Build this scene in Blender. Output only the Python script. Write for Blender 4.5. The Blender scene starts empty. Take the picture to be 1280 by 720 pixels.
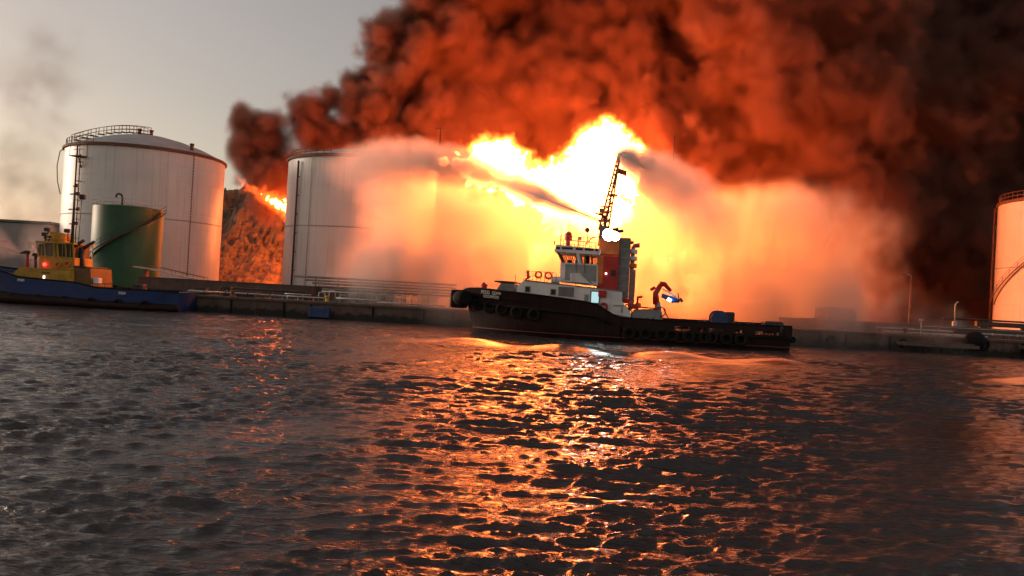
import bpy, bmesh, math, random
import numpy as np
from mathutils import Vector, Matrix

S = bpy.context.scene
COL = S.collection
R = math.radians
PI = math.pi

# ---------------------------------------------------------------- camera
F_PX = 1005.0                      # focal length in pixels of a 1280 wide picture
cam_data = bpy.data.cameras.new("camera")
cam_data.sensor_width = 36.0
cam_data.lens = F_PX / 1280.0 * 36.0
cam_data.clip_start = 0.1
cam_data.clip_end = 6000.0
cam = bpy.data.objects.new("camera", cam_data)
COL.objects.link(cam)
CAM_M = Matrix.Translation((0, 0, 4.0)) @ Matrix.Rotation(R(90.55), 4, 'X') @ Matrix.Rotation(R(3.2), 4, 'Z')
cam.matrix_world = CAM_M
S.camera = cam

# ---------------------------------------------------------------- world, sun, exposure
SUN_EL, SUN_AZ = 4.0, 285.0        # a sun almost down, far to the left and a little beyond the tanks
world = bpy.data.worlds.new("World")
S.world = world
world.use_nodes = True
wn = world.node_tree
bg = wn.nodes["Background"]
sky = wn.nodes.new("ShaderNodeTexSky")
sky.sky_type = 'NISHITA'
sky.sun_disc = False
sky.sun_elevation = R(SUN_EL)
sky.sun_rotation = R(SUN_AZ)
sky.altitude = 0
sky.air_density = 1.0
sky.dust_density = 2.0
sky.ozone_density = 1.5
hsv = wn.nodes.new("ShaderNodeHueSaturation")
hsv.inputs["Saturation"].default_value = 0.5
wn.links.new(sky.outputs[0], hsv.inputs["Color"])
tint = wn.nodes.new("ShaderNodeVectorMath"); tint.operation = 'MULTIPLY'
tint.inputs[1].default_value = (1.17, 0.95, 0.84)      # warm dusty air
wn.links.new(hsv.outputs[0], tint.inputs[0])
wn.links.new(tint.outputs[0], bg.inputs["Color"])
bg.inputs["Strength"].default_value = 0.136

sun_data = bpy.data.lights.new("sun", 'SUN')
sun_data.energy = 0.65
sun_data.angle = R(12)
sun_data.color = (1.0, 0.82, 0.66)
sun = bpy.data.objects.new("sun", sun_data)
COL.objects.link(sun)
# direction towards the sun; the sky's rotation turns clockwise from +Y
_az = R(SUN_AZ)
_sd = Vector((math.sin(_az) * math.cos(R(SUN_EL + 5)), math.cos(_az) * math.cos(R(SUN_EL + 5)), math.sin(R(SUN_EL + 5))))
sun.rotation_euler = _sd.to_track_quat('Z', 'Y').to_euler()

S.view_settings.view_transform = 'Standard'
S.view_settings.look = 'None'
S.view_settings.exposure = 1.0
S.view_settings.gamma = 1.0

cy = S.cycles
cy.use_denoising = True
cy.max_bounces = 6
cy.diffuse_bounces = 2
cy.glossy_bounces = 3
cy.transmission_bounces = 3
cy.transparent_max_bounces = 12
cy.volume_bounces = 3
cy.volume_step_rate = 2.0
cy.volume_max_steps = 256
cy.sample_clamp_indirect = 6.0
cy.caustics_reflective = True
cy.caustics_refractive = False


def at(x, y, Y):
    """World point at distance Y seen at pixel (x, y) of the 1280x720 photograph."""
    d = CAM_M.to_3x3() @ Vector(((x - 640) / F_PX, -(y - 360) / F_PX, -1.0))
    o = CAM_M.translation
    t = (Y - o.y) / d.y
    return o + d * t


def ppm(Y):
    """Pixels per metre at distance Y."""
    return F_PX / Y


# ---------------------------------------------------------------- object helpers
def tag(o, label=None, cat=None, group=None, kind=None):
    if label: o["label"] = label
    if cat: o["category"] = cat
    if group: o["group"] = group
    if kind: o["kind"] = kind
    return o


def empty(name, loc, rz=0.0, parent=None):
    o = bpy.data.objects.new(name, None)
    o.location = loc
    o.rotation_euler = (0, 0, rz)
    COL.objects.link(o)
    if parent: o.parent = parent
    return o


def copy_tree(o, parent=None):
    c = o.copy()
    COL.objects.link(c)
    c.parent = parent
    for ch in list(o.children):
        copy_tree(ch, c)
    return c


class MB:
    """Collects shapes and links them as one mesh object."""
    def __init__(self):
        self.v, self.f, self.smooth = [], [], []

    def add(self, verts, faces, smooth=False):
        b = len(self.v)
        self.v += [tuple(p) for p in verts]
        self.f += [tuple(b + i for i in f) for f in faces]
        self.smooth += [smooth] * len(faces)
        return self

    def box(self, c, s, rz=0.0, ry=0.0, bev=0.0):
        cx, cy_, cz = c
        hx, hy, hz = s[0] / 2, s[1] / 2, s[2] / 2
        m = Matrix.Rotation(rz, 3, 'Z') @ Matrix.Rotation(ry, 3, 'Y')
        if bev > 0:
            b = min(bev, hx * .6, hy * .6, hz * .6)
            bm = bmesh.new()
            bmesh.ops.create_cube(bm, size=1.0)
            for v in bm.verts:
                v.co = Vector((v.co.x * 2 * hx, v.co.y * 2 * hy, v.co.z * 2 * hz))
            bmesh.ops.bevel(bm, geom=list(bm.edges), offset=b, segments=2, affect='EDGES', profile=0.5)
            bm.verts.index_update()
            vs = [m @ v.co + Vector(c) for v in bm.verts]
            fs = [[v.index for v in f.verts] for f in bm.faces]
            bm.free()
            return self.add(vs, fs, False)
        vs = [m @ Vector((sx * hx, sy * hy, sz * hz)) + Vector(c) for sx in (-1, 1) for sy in (-1, 1) for sz in (-1, 1)]
        fs = [(0, 1, 3, 2), (4, 6, 7, 5), (0, 4, 5, 1), (2, 3, 7, 6), (0, 2, 6, 4), (1, 5, 7, 3)]
        return self.add(vs, fs, False)

    def tube(self, pts, r, n=8, cap=True, smooth=True):
        pts = [Vector(p) for p in pts]
        rs = r if isinstance(r, (list, tuple)) else [r] * len(pts)
        vs, fs = [], []
        up = None
        for i, p in enumerate(pts):
            if i == 0: t = pts[1] - pts[0]
            elif i == len(pts) - 1: t = pts[-1] - pts[-2]
            else: t = (pts[i + 1] - pts[i]).normalized() + (pts[i] - pts[i - 1]).normalized()
            t.normalize()
            if up is None:
                up = Vector((0, 0, 1)) if abs(t.z) < .9 else Vector((1, 0, 0))
            a = t.cross(up)
            if a.length < 1e-5: a = t.cross(Vector((0, 1, 0)))
            a.normalize()
            up = a.cross(t).normalized()
            for k in range(n):
                an = 2 * PI * k / n
                vs.append(p + (a * math.cos(an) + up * math.sin(an)) * rs[i])
        for i in range(len(pts) - 1):
            for k in range(n):
                k2 = (k + 1) % n
                fs.append((i * n + k, i * n + k2, (i + 1) * n + k2, (i + 1) * n + k))
        self.add(vs, fs, smooth)
        if cap:
            b = len(self.v) - len(vs)
            self.f.append(tuple(b + k for k in reversed(range(n)))); self.smooth.append(False)
            self.f.append(tuple(b + (len(pts) - 1) * n + k for k in range(n))); self.smooth.append(False)
        return self

    def lathe(self, c, prof, n=48, a0=0.0, a1=2 * PI, smooth=True):
        """prof: list of (radius, z)."""
        full = abs(a1 - a0 - 2 * PI) < 1e-6
        m = n if full else n + 1
        vs, fs = [], []
        for (r, z) in prof:
            for k in range(m):
                a = a0 + (a1 - a0) * k / n
                vs.append((c[0] + r * math.cos(a), c[1] + r * math.sin(a), c[2] + z))
        for i in range(len(prof) - 1):
            for k in range(n):
                k2 = (k + 1) % m
                fs.append((i * m + k, i * m + k2, (i + 1) * m + k2, (i + 1) * m + k))
        return self.add(vs, fs, smooth)

    def torus(self, c, R_, r, axis='Z', n=20, k=8):
        vs, fs = [], []
        for i in range(n):
            a = 2 * PI * i / n
            for j in range(k):
                b = 2 * PI * j / k
                x, y, z = (R_ + r * math.cos(b)) * math.cos(a), (R_ + r * math.cos(b)) * math.sin(a), r * math.sin(b)
                if axis == 'Y': x, y, z = x, z, y
                elif axis == 'X': x, y, z = z, x, y
                vs.append((c[0] + x, c[1] + y, c[2] + z))
        for i in range(n):
            for j in range(k):
                i2, j2 = (i + 1) % n, (j + 1) % k
                fs.append((i * k + j, i2 * k + j, i2 * k + j2, i * k + j2))
        return self.add(vs, fs, True)

    def prism(self, poly, y0, y1):
        """poly in (x, z), extruded along y."""
        n = len(poly)
        vs = [(p[0], y0, p[1]) for p in poly] + [(p[0], y1, p[1]) for p in poly]
        fs = [tuple(range(n)), tuple(reversed(range(n, 2 * n)))]
        fs += [(i, n + i, n + (i + 1) % n, (i + 1) % n) for i in range(n)]
        return self.add(vs, fs)

    def sphere(self, c, r, n=12, m=8, sz=1.0):
        prof = [(max(1e-4, r * math.sin(PI * i / m)), -r * sz * math.cos(PI * i / m)) for i in range(m + 1)]
        return self.lathe(c, prof, n)

    def build(self, name, mat, parent=None):
        me = bpy.data.meshes.new(name)
        me.from_pydata(self.v, [], self.f)
        me.polygons.foreach_set("use_smooth", self.smooth)
        bm = bmesh.new(); bm.from_mesh(me)
        bmesh.ops.recalc_face_normals(bm, faces=bm.faces)
        bm.to_mesh(me); bm.free()
        me.materials.append(mat)
        o = bpy.data.objects.new(name, me)
        COL.objects.link(o)
        if parent: o.parent = parent
        return o


# ---------------------------------------------------------------- materials
def mat(name, color, rough=0.6, metal=0.0, spec=0.5, var=0.12, vscale=1.2, streak=0.0, streak_col=(0.12, 0.05, 0.025), bump=0.0, bscale=6.0, grime=0.0, stretch=None):
    """A painted or bare surface with uneven tone, vertical rust streaks and fine relief."""
    m = bpy.data.materials.new(name)
    m.use_nodes = True
    nt = m.node_tree
    b = nt.nodes["Principled BSDF"]
    b.inputs["Roughness"].default_value = rough
    b.inputs["Metallic"].default_value = metal
    b.inputs["Specular IOR Level"].default_value = spec
    N, L = nt.nodes.new, nt.links.new
    tc = N("ShaderNodeTexCoord")
    n1 = N("ShaderNodeTexNoise"); n1.inputs["Scale"].default_value = vscale; n1.inputs["Detail"].default_value = 6
    vec = tc.outputs["Object"]
    if stretch:
        ms = N("ShaderNodeMapping"); ms.inputs["Scale"].default_value = stretch
        L(vec, ms.inputs["Vector"]); vec = ms.outputs[0]
    L(vec, n1.inputs["Vector"])
    rmp = N("ShaderNodeMapRange"); rmp.inputs["To Min"].default_value = 1 - var * 1.6; rmp.inputs["To Max"].default_value = 1 + var * 1.6
    rmp.inputs["From Min"].default_value = 0.25; rmp.inputs["From Max"].default_value = 0.75
    L(n1.outputs["Fac"], rmp.inputs["Value"])
    mul = N("ShaderNodeVectorMath"); mul.operation = 'SCALE'
    mul.inputs[0].default_value = color
    L(rmp.outputs[0], mul.inputs["Scale"])
    out = mul.outputs[0]
    if streak > 0:
        mp = N("ShaderNodeMapping"); mp.inputs["Scale"].default_value = (3.0, 3.0, 0.09)
        L(tc.outputs["Object"], mp.inputs["Vector"])
        n2 = N("ShaderNodeTexNoise"); n2.inputs["Scale"].default_value = 1.0; n2.inputs["Detail"].default_value = 5
        L(mp.outputs[0], n2.inputs["Vector"])
        r2 = N("ShaderNodeMapRange"); r2.inputs["From Min"].default_value = 0.52; r2.inputs["From Max"].default_value = 0.78
        r2.inputs["To Max"].default_value = streak
        L(n2.outputs["Fac"], r2.inputs["Value"])
        mx = N("ShaderNodeMix"); mx.data_type = 'RGBA'
        L(r2.outputs[0], mx.inputs[0]); L(out, mx.inputs[6]); mx.inputs[7].default_value = (*streak_col, 1)
        out = mx.outputs[2]
    if grime > 0:
        n3 = N("ShaderNodeTexNoise"); n3.inputs["Scale"].default_value = vscale * 3.1; n3.inputs["Detail"].default_value = 8
        n3.inputs["Roughness"].default_value = 0.7
        L(vec, n3.inputs["Vector"])
        r3 = N("ShaderNodeMapRange"); r3.inputs["From Min"].default_value = 0.5; r3.inputs["From Max"].default_value = 0.72
        r3.inputs["To Max"].default_value = grime
        L(n3.outputs["Fac"], r3.inputs["Value"])
        mx = N("ShaderNodeMix"); mx.data_type = 'RGBA'
        L(r3.outputs[0], mx.inputs[0]); L(out, mx.inputs[6]); mx.inputs[7].default_value = (0.045, 0.035, 0.03, 1)
        out = mx.outputs[2]
    L(out, b.inputs["Base Color"])
    if bump > 0:
        n4 = N("ShaderNodeTexNoise"); n4.inputs["Scale"].default_value = bscale; n4.inputs["Detail"].default_value = 5
        L(tc.outputs["Object"], n4.inputs["Vector"])
        bp = N("ShaderNodeBump"); bp.inputs["Strength"].default_value = bump; bp.inputs["Distance"].default_value = 0.05
        L(n4.outputs["Fac"], bp.inputs["Height"]); L(bp.outputs[0], b.inputs["Normal"])
    return m


def emit(name, color, strength):
    m = bpy.data.materials.new(name)
    m.use_nodes = True
    nt = m.node_tree
    nt.nodes.remove(nt.nodes["Principled BSDF"])
    e = nt.nodes.new("ShaderNodeEmission")
    e.inputs[0].default_value = (*color, 1); e.inputs[1].default_value = strength
    nt.links.new(e.outputs[0], nt.nodes["Material Output"].inputs["Surface"])
    return m


def vol_mat(name, color, density, aniso=0.0, em_col=None, em=0.0, use_attr=True, absorb=None):
    """A scattering volume; with use_attr its density is the grid's own times DENSITY."""
    m = bpy.data.materials.new(name)
    m.use_nodes = True
    nt = m.node_tree
    nt.nodes.remove(nt.nodes["Principled BSDF"])
    p = nt.nodes.new("ShaderNodeVolumePrincipled")
    p.inputs["Color"].default_value = (*color, 1)
    p.inputs["Anisotropy"].default_value = aniso
    p.inputs["Density Attribute"].default_value = ""
    p.inputs["Temperature Attribute"].default_value = ""
    if absorb: p.inputs["Absorption Color"].default_value = (*absorb, 1)
    if use_attr:
        a = nt.nodes.new("ShaderNodeAttribute"); a.attribute_name = "density"
        k = nt.nodes.new("ShaderNodeMath"); k.operation = 'MULTIPLY'; k.inputs[1].default_value = density
        nt.links.new(a.outputs["Fac"], k.inputs[0]); nt.links.new(k.outputs[0], p.inputs["Density"])
        if em_col:
            k2 = nt.nodes.new("ShaderNodeMath"); k2.operation = 'MULTIPLY'; k2.inputs[1].default_value = em
            nt.links.new(a.outputs["Fac"], k2.inputs[0]); nt.links.new(k2.outputs[0], p.inputs["Emission Strength"])
            p.inputs["Emission Color"].default_value = (*em_col, 1)
    else:
        p.inputs["Density"].default_value = density
    nt.links.new(p.outputs[0], nt.nodes["Material Output"].inputs["Volume"])
    return m


# ---------------------------------------------------------------- grids of smoke, fire and spray
def fbm3(shape, beta, seed, kmin=1.0):
    """Noise of power-law spectrum on a grid, zero mean, unit deviation."""
    rng = np.random.default_rng(seed)
    n = rng.standard_normal(shape, dtype=np.float32)
    fq = np.fft.rfftn(n)
    kx = np.fft.fftfreq(shape[0])[:, None, None]
    ky = np.fft.fftfreq(shape[1])[None, :, None]
    kz = np.fft.rfftfreq(shape[2])[None, None, :]
    k = np.sqrt(kx * kx + ky * ky + kz * kz).astype(np.float32)
    k0 = kmin / max(shape)
    fq *= 1.0 / np.maximum(k, k0) ** (beta / 2)
    out = np.fft.irfftn(fq, s=shape).astype(np.float32)
    out -= out.mean()
    return out / out.std()


def sphere_field(bmin, vox, shape, spheres):
    """Signed distance (negative inside) to a union of spheres (x, y, z, r), known up to a few metres outside."""
    d = np.full(shape, 6.0, np.float32)
    for (x, y, z, r) in spheres:
        pad = r + 4.0
        lo = [max(0, int((c - pad - b) / vox)) for c, b in zip((x, y, z), bmin)]
        hi = [min(n, int((c + pad - b) / vox) + 2) for c, b, n in zip((x, y, z), bmin, shape)]
        if any(h <= l for l, h in zip(lo, hi)): continue
        gx = (bmin[0] + np.arange(lo[0], hi[0], dtype=np.float32) * vox - x)[:, None, None]
        gy = (bmin[1] + np.arange(lo[1], hi[1], dtype=np.float32) * vox - y)[None, :, None]
        gz = (bmin[2] + np.arange(lo[2], hi[2], dtype=np.float32) * vox - z)[None, None, :]
        q = np.sqrt(gx * gx + gy * gy + gz * gz) - r
        w = d[lo[0]:hi[0], lo[1]:hi[1], lo[2]:hi[2]]
        np.minimum(w, q, out=w)
    return d


def billow(spheres, levels, seed, n=(10, 8), ratio=(0.34, 0.5), rmin=0.8):
    """Adds smaller spheres on the surface of each sphere, level by level: a cauliflower outline."""
    rng = random.Random(seed)
    out, cur = list(spheres), list(spheres)
    for l in range(levels):
        nxt = []
        for (x, y, z, r) in cur:
            for _ in range(n[min(l, len(n) - 1)]):
                u, a = rng.uniform(-1, 1), rng.uniform(0, 2 * PI)
                s = math.sqrt(1 - u * u)
                rr = r * rng.uniform(*ratio)
                if rr < rmin: continue
                q = r * rng.uniform(0.8, 1.0)
                nxt.append((x + q * s * math.cos(a), y + q * s * math.sin(a), z + q * u, rr))
        out += nxt
        cur = nxt
    return out


def grid_object(name, dens, bmin, vox, vmat, core=None, core_mat=None, core_adapt=0.0):
    """An object whose geometry is a volume grid holding DENS and, if CORE is given, the closed surface where the density passes CORE."""
    nx, ny, nz = dens.shape
    me = bpy.data.meshes.new(name)
    me.vertices.add(dens.size)
    me.attributes.new("dens", 'FLOAT', 'POINT').data.foreach_set("value", np.ascontiguousarray(dens, np.float32).ravel())
    me.materials.append(vmat)
    if core_mat: me.materials.append(core_mat)
    o = bpy.data.objects.new(name, me)
    COL.objects.link(o)
    g = bpy.data.node_groups.new(name + "_nodes", 'GeometryNodeTree')
    g.interface.new_socket("Geometry", in_out='INPUT', socket_type='NodeSocketGeometry')
    g.interface.new_socket("Geometry", in_out='OUTPUT', socket_type='NodeSocketGeometry')
    N, L = g.nodes.new, g.links.new
    gi, go = N("NodeGroupInput"), N("NodeGroupOutput")
    pos = N("GeometryNodeInputPosition")
    sub = N("ShaderNodeVectorMath"); sub.operation = 'SUBTRACT'; sub.inputs[1].default_value = bmin
    L(pos.outputs[0], sub.inputs[0])
    sc = N("ShaderNodeVectorMath"); sc.operation = 'SCALE'; sc.inputs["Scale"].default_value = 1.0 / vox
    L(sub.outputs[0], sc.inputs[0])
    ad = N("ShaderNodeVectorMath"); ad.operation = 'ADD'; ad.inputs[1].default_value = (.5, .5, .5)
    L(sc.outputs[0], ad.inputs[0])
    fl = N("ShaderNodeVectorMath"); fl.operation = 'FLOOR'; L(ad.outputs[0], fl.inputs[0])
    dt = N("ShaderNodeVectorMath"); dt.operation = 'DOT_PRODUCT'; dt.inputs[1].default_value = (ny * nz, nz, 1)
    L(fl.outputs[0], dt.inputs[0])
    at_ = N("GeometryNodeInputNamedAttribute"); at_.data_type = 'FLOAT'; at_.inputs["Name"].default_value = "dens"
    si = N("GeometryNodeSampleIndex"); si.data_type = 'FLOAT'; si.domain = 'POINT'; si.clamp = True
    L(gi.outputs[0], si.inputs["Geometry"]); L(at_.outputs["Attribute"], si.inputs["Value"]); L(dt.outputs["Value"], si.inputs["Index"])
    vc = N("GeometryNodeVolumeCube")
    vc.inputs["Min"].default_value = bmin
    vc.inputs["Max"].default_value = tuple(b + (n - 1) * vox for b, n in zip(bmin, dens.shape))
    vc.inputs["Resolution X"].default_value = nx
    vc.inputs["Resolution Y"].default_value = ny
    vc.inputs["Resolution Z"].default_value = nz
    L(si.outputs["Value"], vc.inputs["Density"])
    sm = N("GeometryNodeSetMaterial"); sm.inputs["Material"].default_value = vmat
    L(vc.outputs[0], sm.inputs["Geometry"])
    if core is not None:
        vm = N("GeometryNodeVolumeToMesh"); vm.inputs["Threshold"].default_value = core; vm.inputs["Adaptivity"].default_value = core_adapt
        L(vc.outputs[0], vm.inputs["Volume"])
        ss = N("GeometryNodeSetShadeSmooth"); L(vm.outputs[0], ss.inputs[0])
        sm2 = N("GeometryNodeSetMaterial"); sm2.inputs["Material"].default_value = core_mat
        L(ss.outputs[0], sm2.inputs["Geometry"])
        jn = N("GeometryNodeJoinGeometry")
        L(sm.outputs[0], jn.inputs[0]); L(sm2.outputs[0], jn.inputs[0])
        L(jn.outputs[0], go.inputs[0])
    else:
        L(sm.outputs[0], go.inputs[0])
    md = o.modifiers.new("grid", 'NODES'); md.node_group = g
    return o


def px_sphere(x, y, rpx, Y):
    p = at(x, y, Y)
    return (p.x, p.y, p.z, rpx / ppm(Y))


def smoothstep(a, b, x):
    t = np.clip((x - a) / (b - a), 0, 1)
    return t * t * (3 - 2 * t)
# ---------------------------------------------------------------- water, land
WAVE_SLOPE = 0.056


def make_water():
    rng = np.random.default_rng(4)
    nr, nc = 1050, 700
    r = 6.5 * (230.0 / 6.5) ** np.linspace(0, 1, nr)
    th = np.radians(np.linspace(-46, 46, nc))
    X = (r[:, None] * np.tan(th)[None, :] * 0.95).ravel()
    Y = np.repeat(r, nc)
    Z = np.zeros_like(X); DX = np.zeros_like(X); DY = np.zeros_like(X)
    # two long low wake crests with a smooth back, one right across the view
    def on_water(x, y):
        d = CAM_M.to_3x3() @ Vector(((x - 640) / F_PX, -(y - 360) / F_PX, -1.0))
        return np.array((CAM_M.translation - d * (CAM_M.translation.z / d.z))[:2])
    calm = np.ones_like(X); wake = np.zeros_like(X)
    for (p, q, h, w) in ((on_water(440, 420), on_water(1075, 465), .55, 2.6), (on_water(1150, 473), on_water(1420, 481), .3, 2.2)):
        u = (q - p) / np.linalg.norm(q - p); ln = np.linalg.norm(q - p)
        t = (X - p[0]) * u[0] + (Y - p[1]) * u[1]
        d = -(X - p[0]) * u[1] + (Y - p[1]) * u[0] + .35 * np.sin(t * .35) + .18 * np.sin(t * .9 + 1)
        end = np.clip(t / 6, 0, 1) * np.clip((ln - t) / 5, 0, 1)
        calm *= 1 - .93 * end * np.exp(-((d + .4 * w) / w) ** 4)
        wake += h * end * np.exp(-(d / w) ** 2) * (.75 + .25 * np.sin(t * .8))
    # gusts and calmer patches
    patch = np.clip(.8 + .22 * np.sin(.31 * X + .9 * np.sin(.17 * Y)) + .22 * np.sin(.23 * Y + 1.3 * np.sin(.21 * X + 1)) + .15 * np.sin(.7 * X - .45 * Y), .3, 1.25)
    nw = 150
    lam = np.exp(rng.uniform(np.log(0.1), np.log(2.1), nw))
    ang = np.where(rng.random(nw) < .75, rng.normal(R(-90), R(13), nw), rng.normal(R(-58), R(24), nw))         # the wind chop runs mostly towards the viewer
    spacing = np.repeat(np.gradient(r), nc)
    for i in range(nw):
        k = 2 * PI / lam[i]
        a = WAVE_SLOPE / k * rng.uniform(0.5, 1.5)
        if lam[i] > 1.5: a *= 0.6
        kx, ky = k * math.cos(ang[i]), k * math.sin(ang[i])
        ph = kx * X + ky * Y + rng.uniform(0, 2 * PI)
        fade = np.clip((lam[i] / np.maximum(spacing, 1e-3) - 2.2) / 2.0, 0, 1)
        # slow changes in strength, so gusts and calmer patches follow each other
        mod = 0.7 + 0.6 * np.sin(0.16 * X * math.cos(i) + 0.2 * Y * math.sin(i * 1.7) + i)
        amp = a * fade * mod * calm * patch
        Z += amp * np.cos(ph)
        DX -= 0.85 * amp * math.cos(ang[i]) * np.sin(ph)
        DY -= 0.85 * amp * math.sin(ang[i]) * np.sin(ph)
    Z += wake
    V = np.stack([X + DX, Y + DY, Z], 1)
    me = bpy.data.meshes.new("water")
    i = np.arange(nr - 1)[:, None] * nc + np.arange(nc - 1)[None, :]
    q = np.stack([i, i + 1, i + nc + 1, i + nc], -1).reshape(-1, 4)
    # skirts that carry the sheet out to the sides, behind the viewer and to the horizon
    base = len(V)
    far = np.array([[-5000, -300, 0], [5000, -300, 0], [5000, 5000, 0], [-5000, 5000, 0]], float)
    V = np.concatenate([V, far])
    bl, br, tl, tr = 0, nc - 1, (nr - 1) * nc, nr * nc - 1
    extra = []
    for c in range(nc - 1):
        extra.append((c + 1, c, base + (0 if c < nc // 2 else 1)))
        extra.append((tl + c, tl + c + 1, base + (3 if c < nc // 2 else 2)))
    extra.append((nc // 2, base, base + 1)); extra.append((tl + nc // 2, base + 2, base + 3))
    for rr in range(nr - 1):
        extra.append((rr * nc, (rr + 1) * nc, base + (0 if rr < nr // 2 else 3)))
        extra.append(((rr + 1) * nc + nc - 1, rr * nc + nc - 1, base + (1 if rr < nr // 2 else 2)))
    extra.append((nr // 2 * nc, base + 3, base)); extra.append((nr // 2 * nc + nc - 1, base + 1, base + 2))
    nq, nt_ = len(q), len(extra)
    me.vertices.add(len(V)); me.vertices.foreach_set("co", V.astype(np.float32).ravel())
    loops = np.concatenate([q.ravel(), np.array(extra).ravel()]).astype(np.int32)
    me.loops.add(len(loops)); me.loops.foreach_set("vertex_index", loops)
    st = np.concatenate([np.arange(nq) * 4, nq * 4 + np.arange(nt_) * 3]).astype(np.int32)
    me.polygons.add(nq + nt_); me.polygons.foreach_set("loop_start", st)
    me.polygons.foreach_set("use_smooth", np.ones(nq + nt_, bool))
    me.update(); me.validate()
    me.attributes.new("chop", 'FLOAT', 'POINT').data.foreach_set("value", np.concatenate([calm * patch, np.ones(4)]).astype(np.float32))
    m = bpy.data.materials.new("harbour_water"); m.use_nodes = True
    nt = m.node_tree; b = nt.nodes["Principled BSDF"]
    b.inputs["Base Color"].default_value = (0.046, 0.038, 0.035, 1)
    b.inputs["Roughness"].default_value = 0.07
    b.inputs["IOR"].default_value = 1.333
    b.inputs["Specular IOR Level"].default_value = 0.66
    N, L = nt.nodes.new, nt.links.new
    tc = N("ShaderNodeTexCoord")
    mp = N("ShaderNodeMapping"); mp.inputs["Scale"].default_value = (0.5, 1.7, 1); mp.inputs["Rotation"].default_value = (0, 0, R(12))
    L(tc.outputs["Object"], mp.inputs[0])
    n1 = N("ShaderNodeTexNoise"); n1.inputs["Scale"].default_value = 4.6; n1.inputs["Detail"].default_value = 6; n1.inputs["Roughness"].default_value = 0.55
    L(mp.outputs[0], n1.inputs["Vector"])
    bp = N("ShaderNodeBump"); bp.inputs["Strength"].default_value = 0.85; bp.inputs["Distance"].default_value = 0.19
    at_ = N("ShaderNodeAttribute"); at_.attribute_name = "chop"
    ml = N("ShaderNodeMath"); ml.operation = 'MULTIPLY'; ml.inputs[1].default_value = 0.9
    L(at_.outputs["Fac"], ml.inputs[0]); L(ml.outputs[0], bp.inputs["Strength"])
    L(n1.outputs["Fac"], bp.inputs["Height"]); L(bp.outputs[0], b.inputs["Normal"])
    me.materials.append(m)
    o = bpy.data.objects.new("water", me); COL.objects.link(o)
    tag(o, kind='structure')
    return o


make_water()

# ---------------------------------------------------------------- fire
FIRE_COL = (1.0, 0.185, 0.035)
def make_fire():
    Y = 141.0
    sp = []
    for (x, y, r) in [(752, 205, 40), (730, 228, 40), (770, 190, 24), (705, 245, 26), (738, 256, 34), (783, 222, 18), (757, 175, 14), (742, 182, 20),
                      (612, 205, 28), (634, 212, 28), (598, 214, 20), (664, 232, 22), (684, 246, 22), (652, 232, 22), (620, 186, 12), (575, 207, 13), (558, 203, 8), (668, 244, 18),
                      (703, 262, 22), (648, 238, 16), (765, 262, 22), (786, 240, 13)]:
        sp.append(px_sphere(x, y, r, Y + random.uniform(-2, 3)))
    sp = billow(sp, 2, 7, n=(9, 7), ratio=(0.3, 0.5), rmin=0.5)
    vox = 0.45
    bmin = (-22.0, 130.0, 1.0)
    shape = (175, 58, 92)
    d = sphere_field(bmin, vox, shape, sp)
    d += 0.5 * fbm3(shape, 2.7, 3, 4)
    dens = np.clip(0.35 - d / 2.6, 0, 1)
    # closed at the edges of the grid
    for ax in range(3):
        sl = [slice(None)] * 3
        sl[ax] = 0; dens[tuple(sl)] = 0
        sl[ax] = -1; dens[tuple(sl)] = 0
    core = emit("flame_core", FIRE_COL, 34.0)
    veil = vol_mat("flame_veil", (0.3, 0.2, 0.1), 0.02, 0.0, (1.0, 0.2, 0.025), 3.0)
    o = grid_object("fire", dens.astype(np.float32), bmin, vox, veil, 0.5, core, 0.25)
    tag(o, "white hot oil fire blazing up behind the tugboat and its spray", "fire", kind='stuff')
    # the burning pool below, seen only as a glow through the spray
    sp = []
    for (x, y, r) in [(690, 335, 40), (750, 340, 46), (820, 345, 44), (890, 360, 30), (950, 360, 28), (1005, 370, 18), (598, 348, 24), (572, 352, 15), (640, 345, 30), (720, 385, 30), (790, 385, 30), (860, 390, 30)]:
        sp.append(px_sphere(x, y, r * .85, 130.5))
    sp = billow(sp, 2, 17, n=(9, 6), ratio=(0.3, 0.5), rmin=0.6)
    vox = 0.6; bmin = (-13.0, 122.5, .6); shape = (114, 28, 40)
    d = sphere_field(bmin, vox, shape, sp) + 0.7 * fbm3(shape, 3.4, 13, 3)
    dens = np.clip(0.3 - d / 3.5, 0, 1)
    for ax in range(3):
        sl = [slice(None)] * 3
        sl[ax] = 0; dens[tuple(sl)] = 0
        sl[ax] = -1; dens[tuple(sl)] = 0
    core = emit("pool_flame_core", FIRE_COL, 21.0)
    o = grid_object("fire", dens.astype(np.float32), bmin, vox, veil, 0.7, core, 0.25)
    tag(o, "wide low flames burning along the ground behind the curtain of spray", "fire", kind='stuff')


make_fire()


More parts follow.
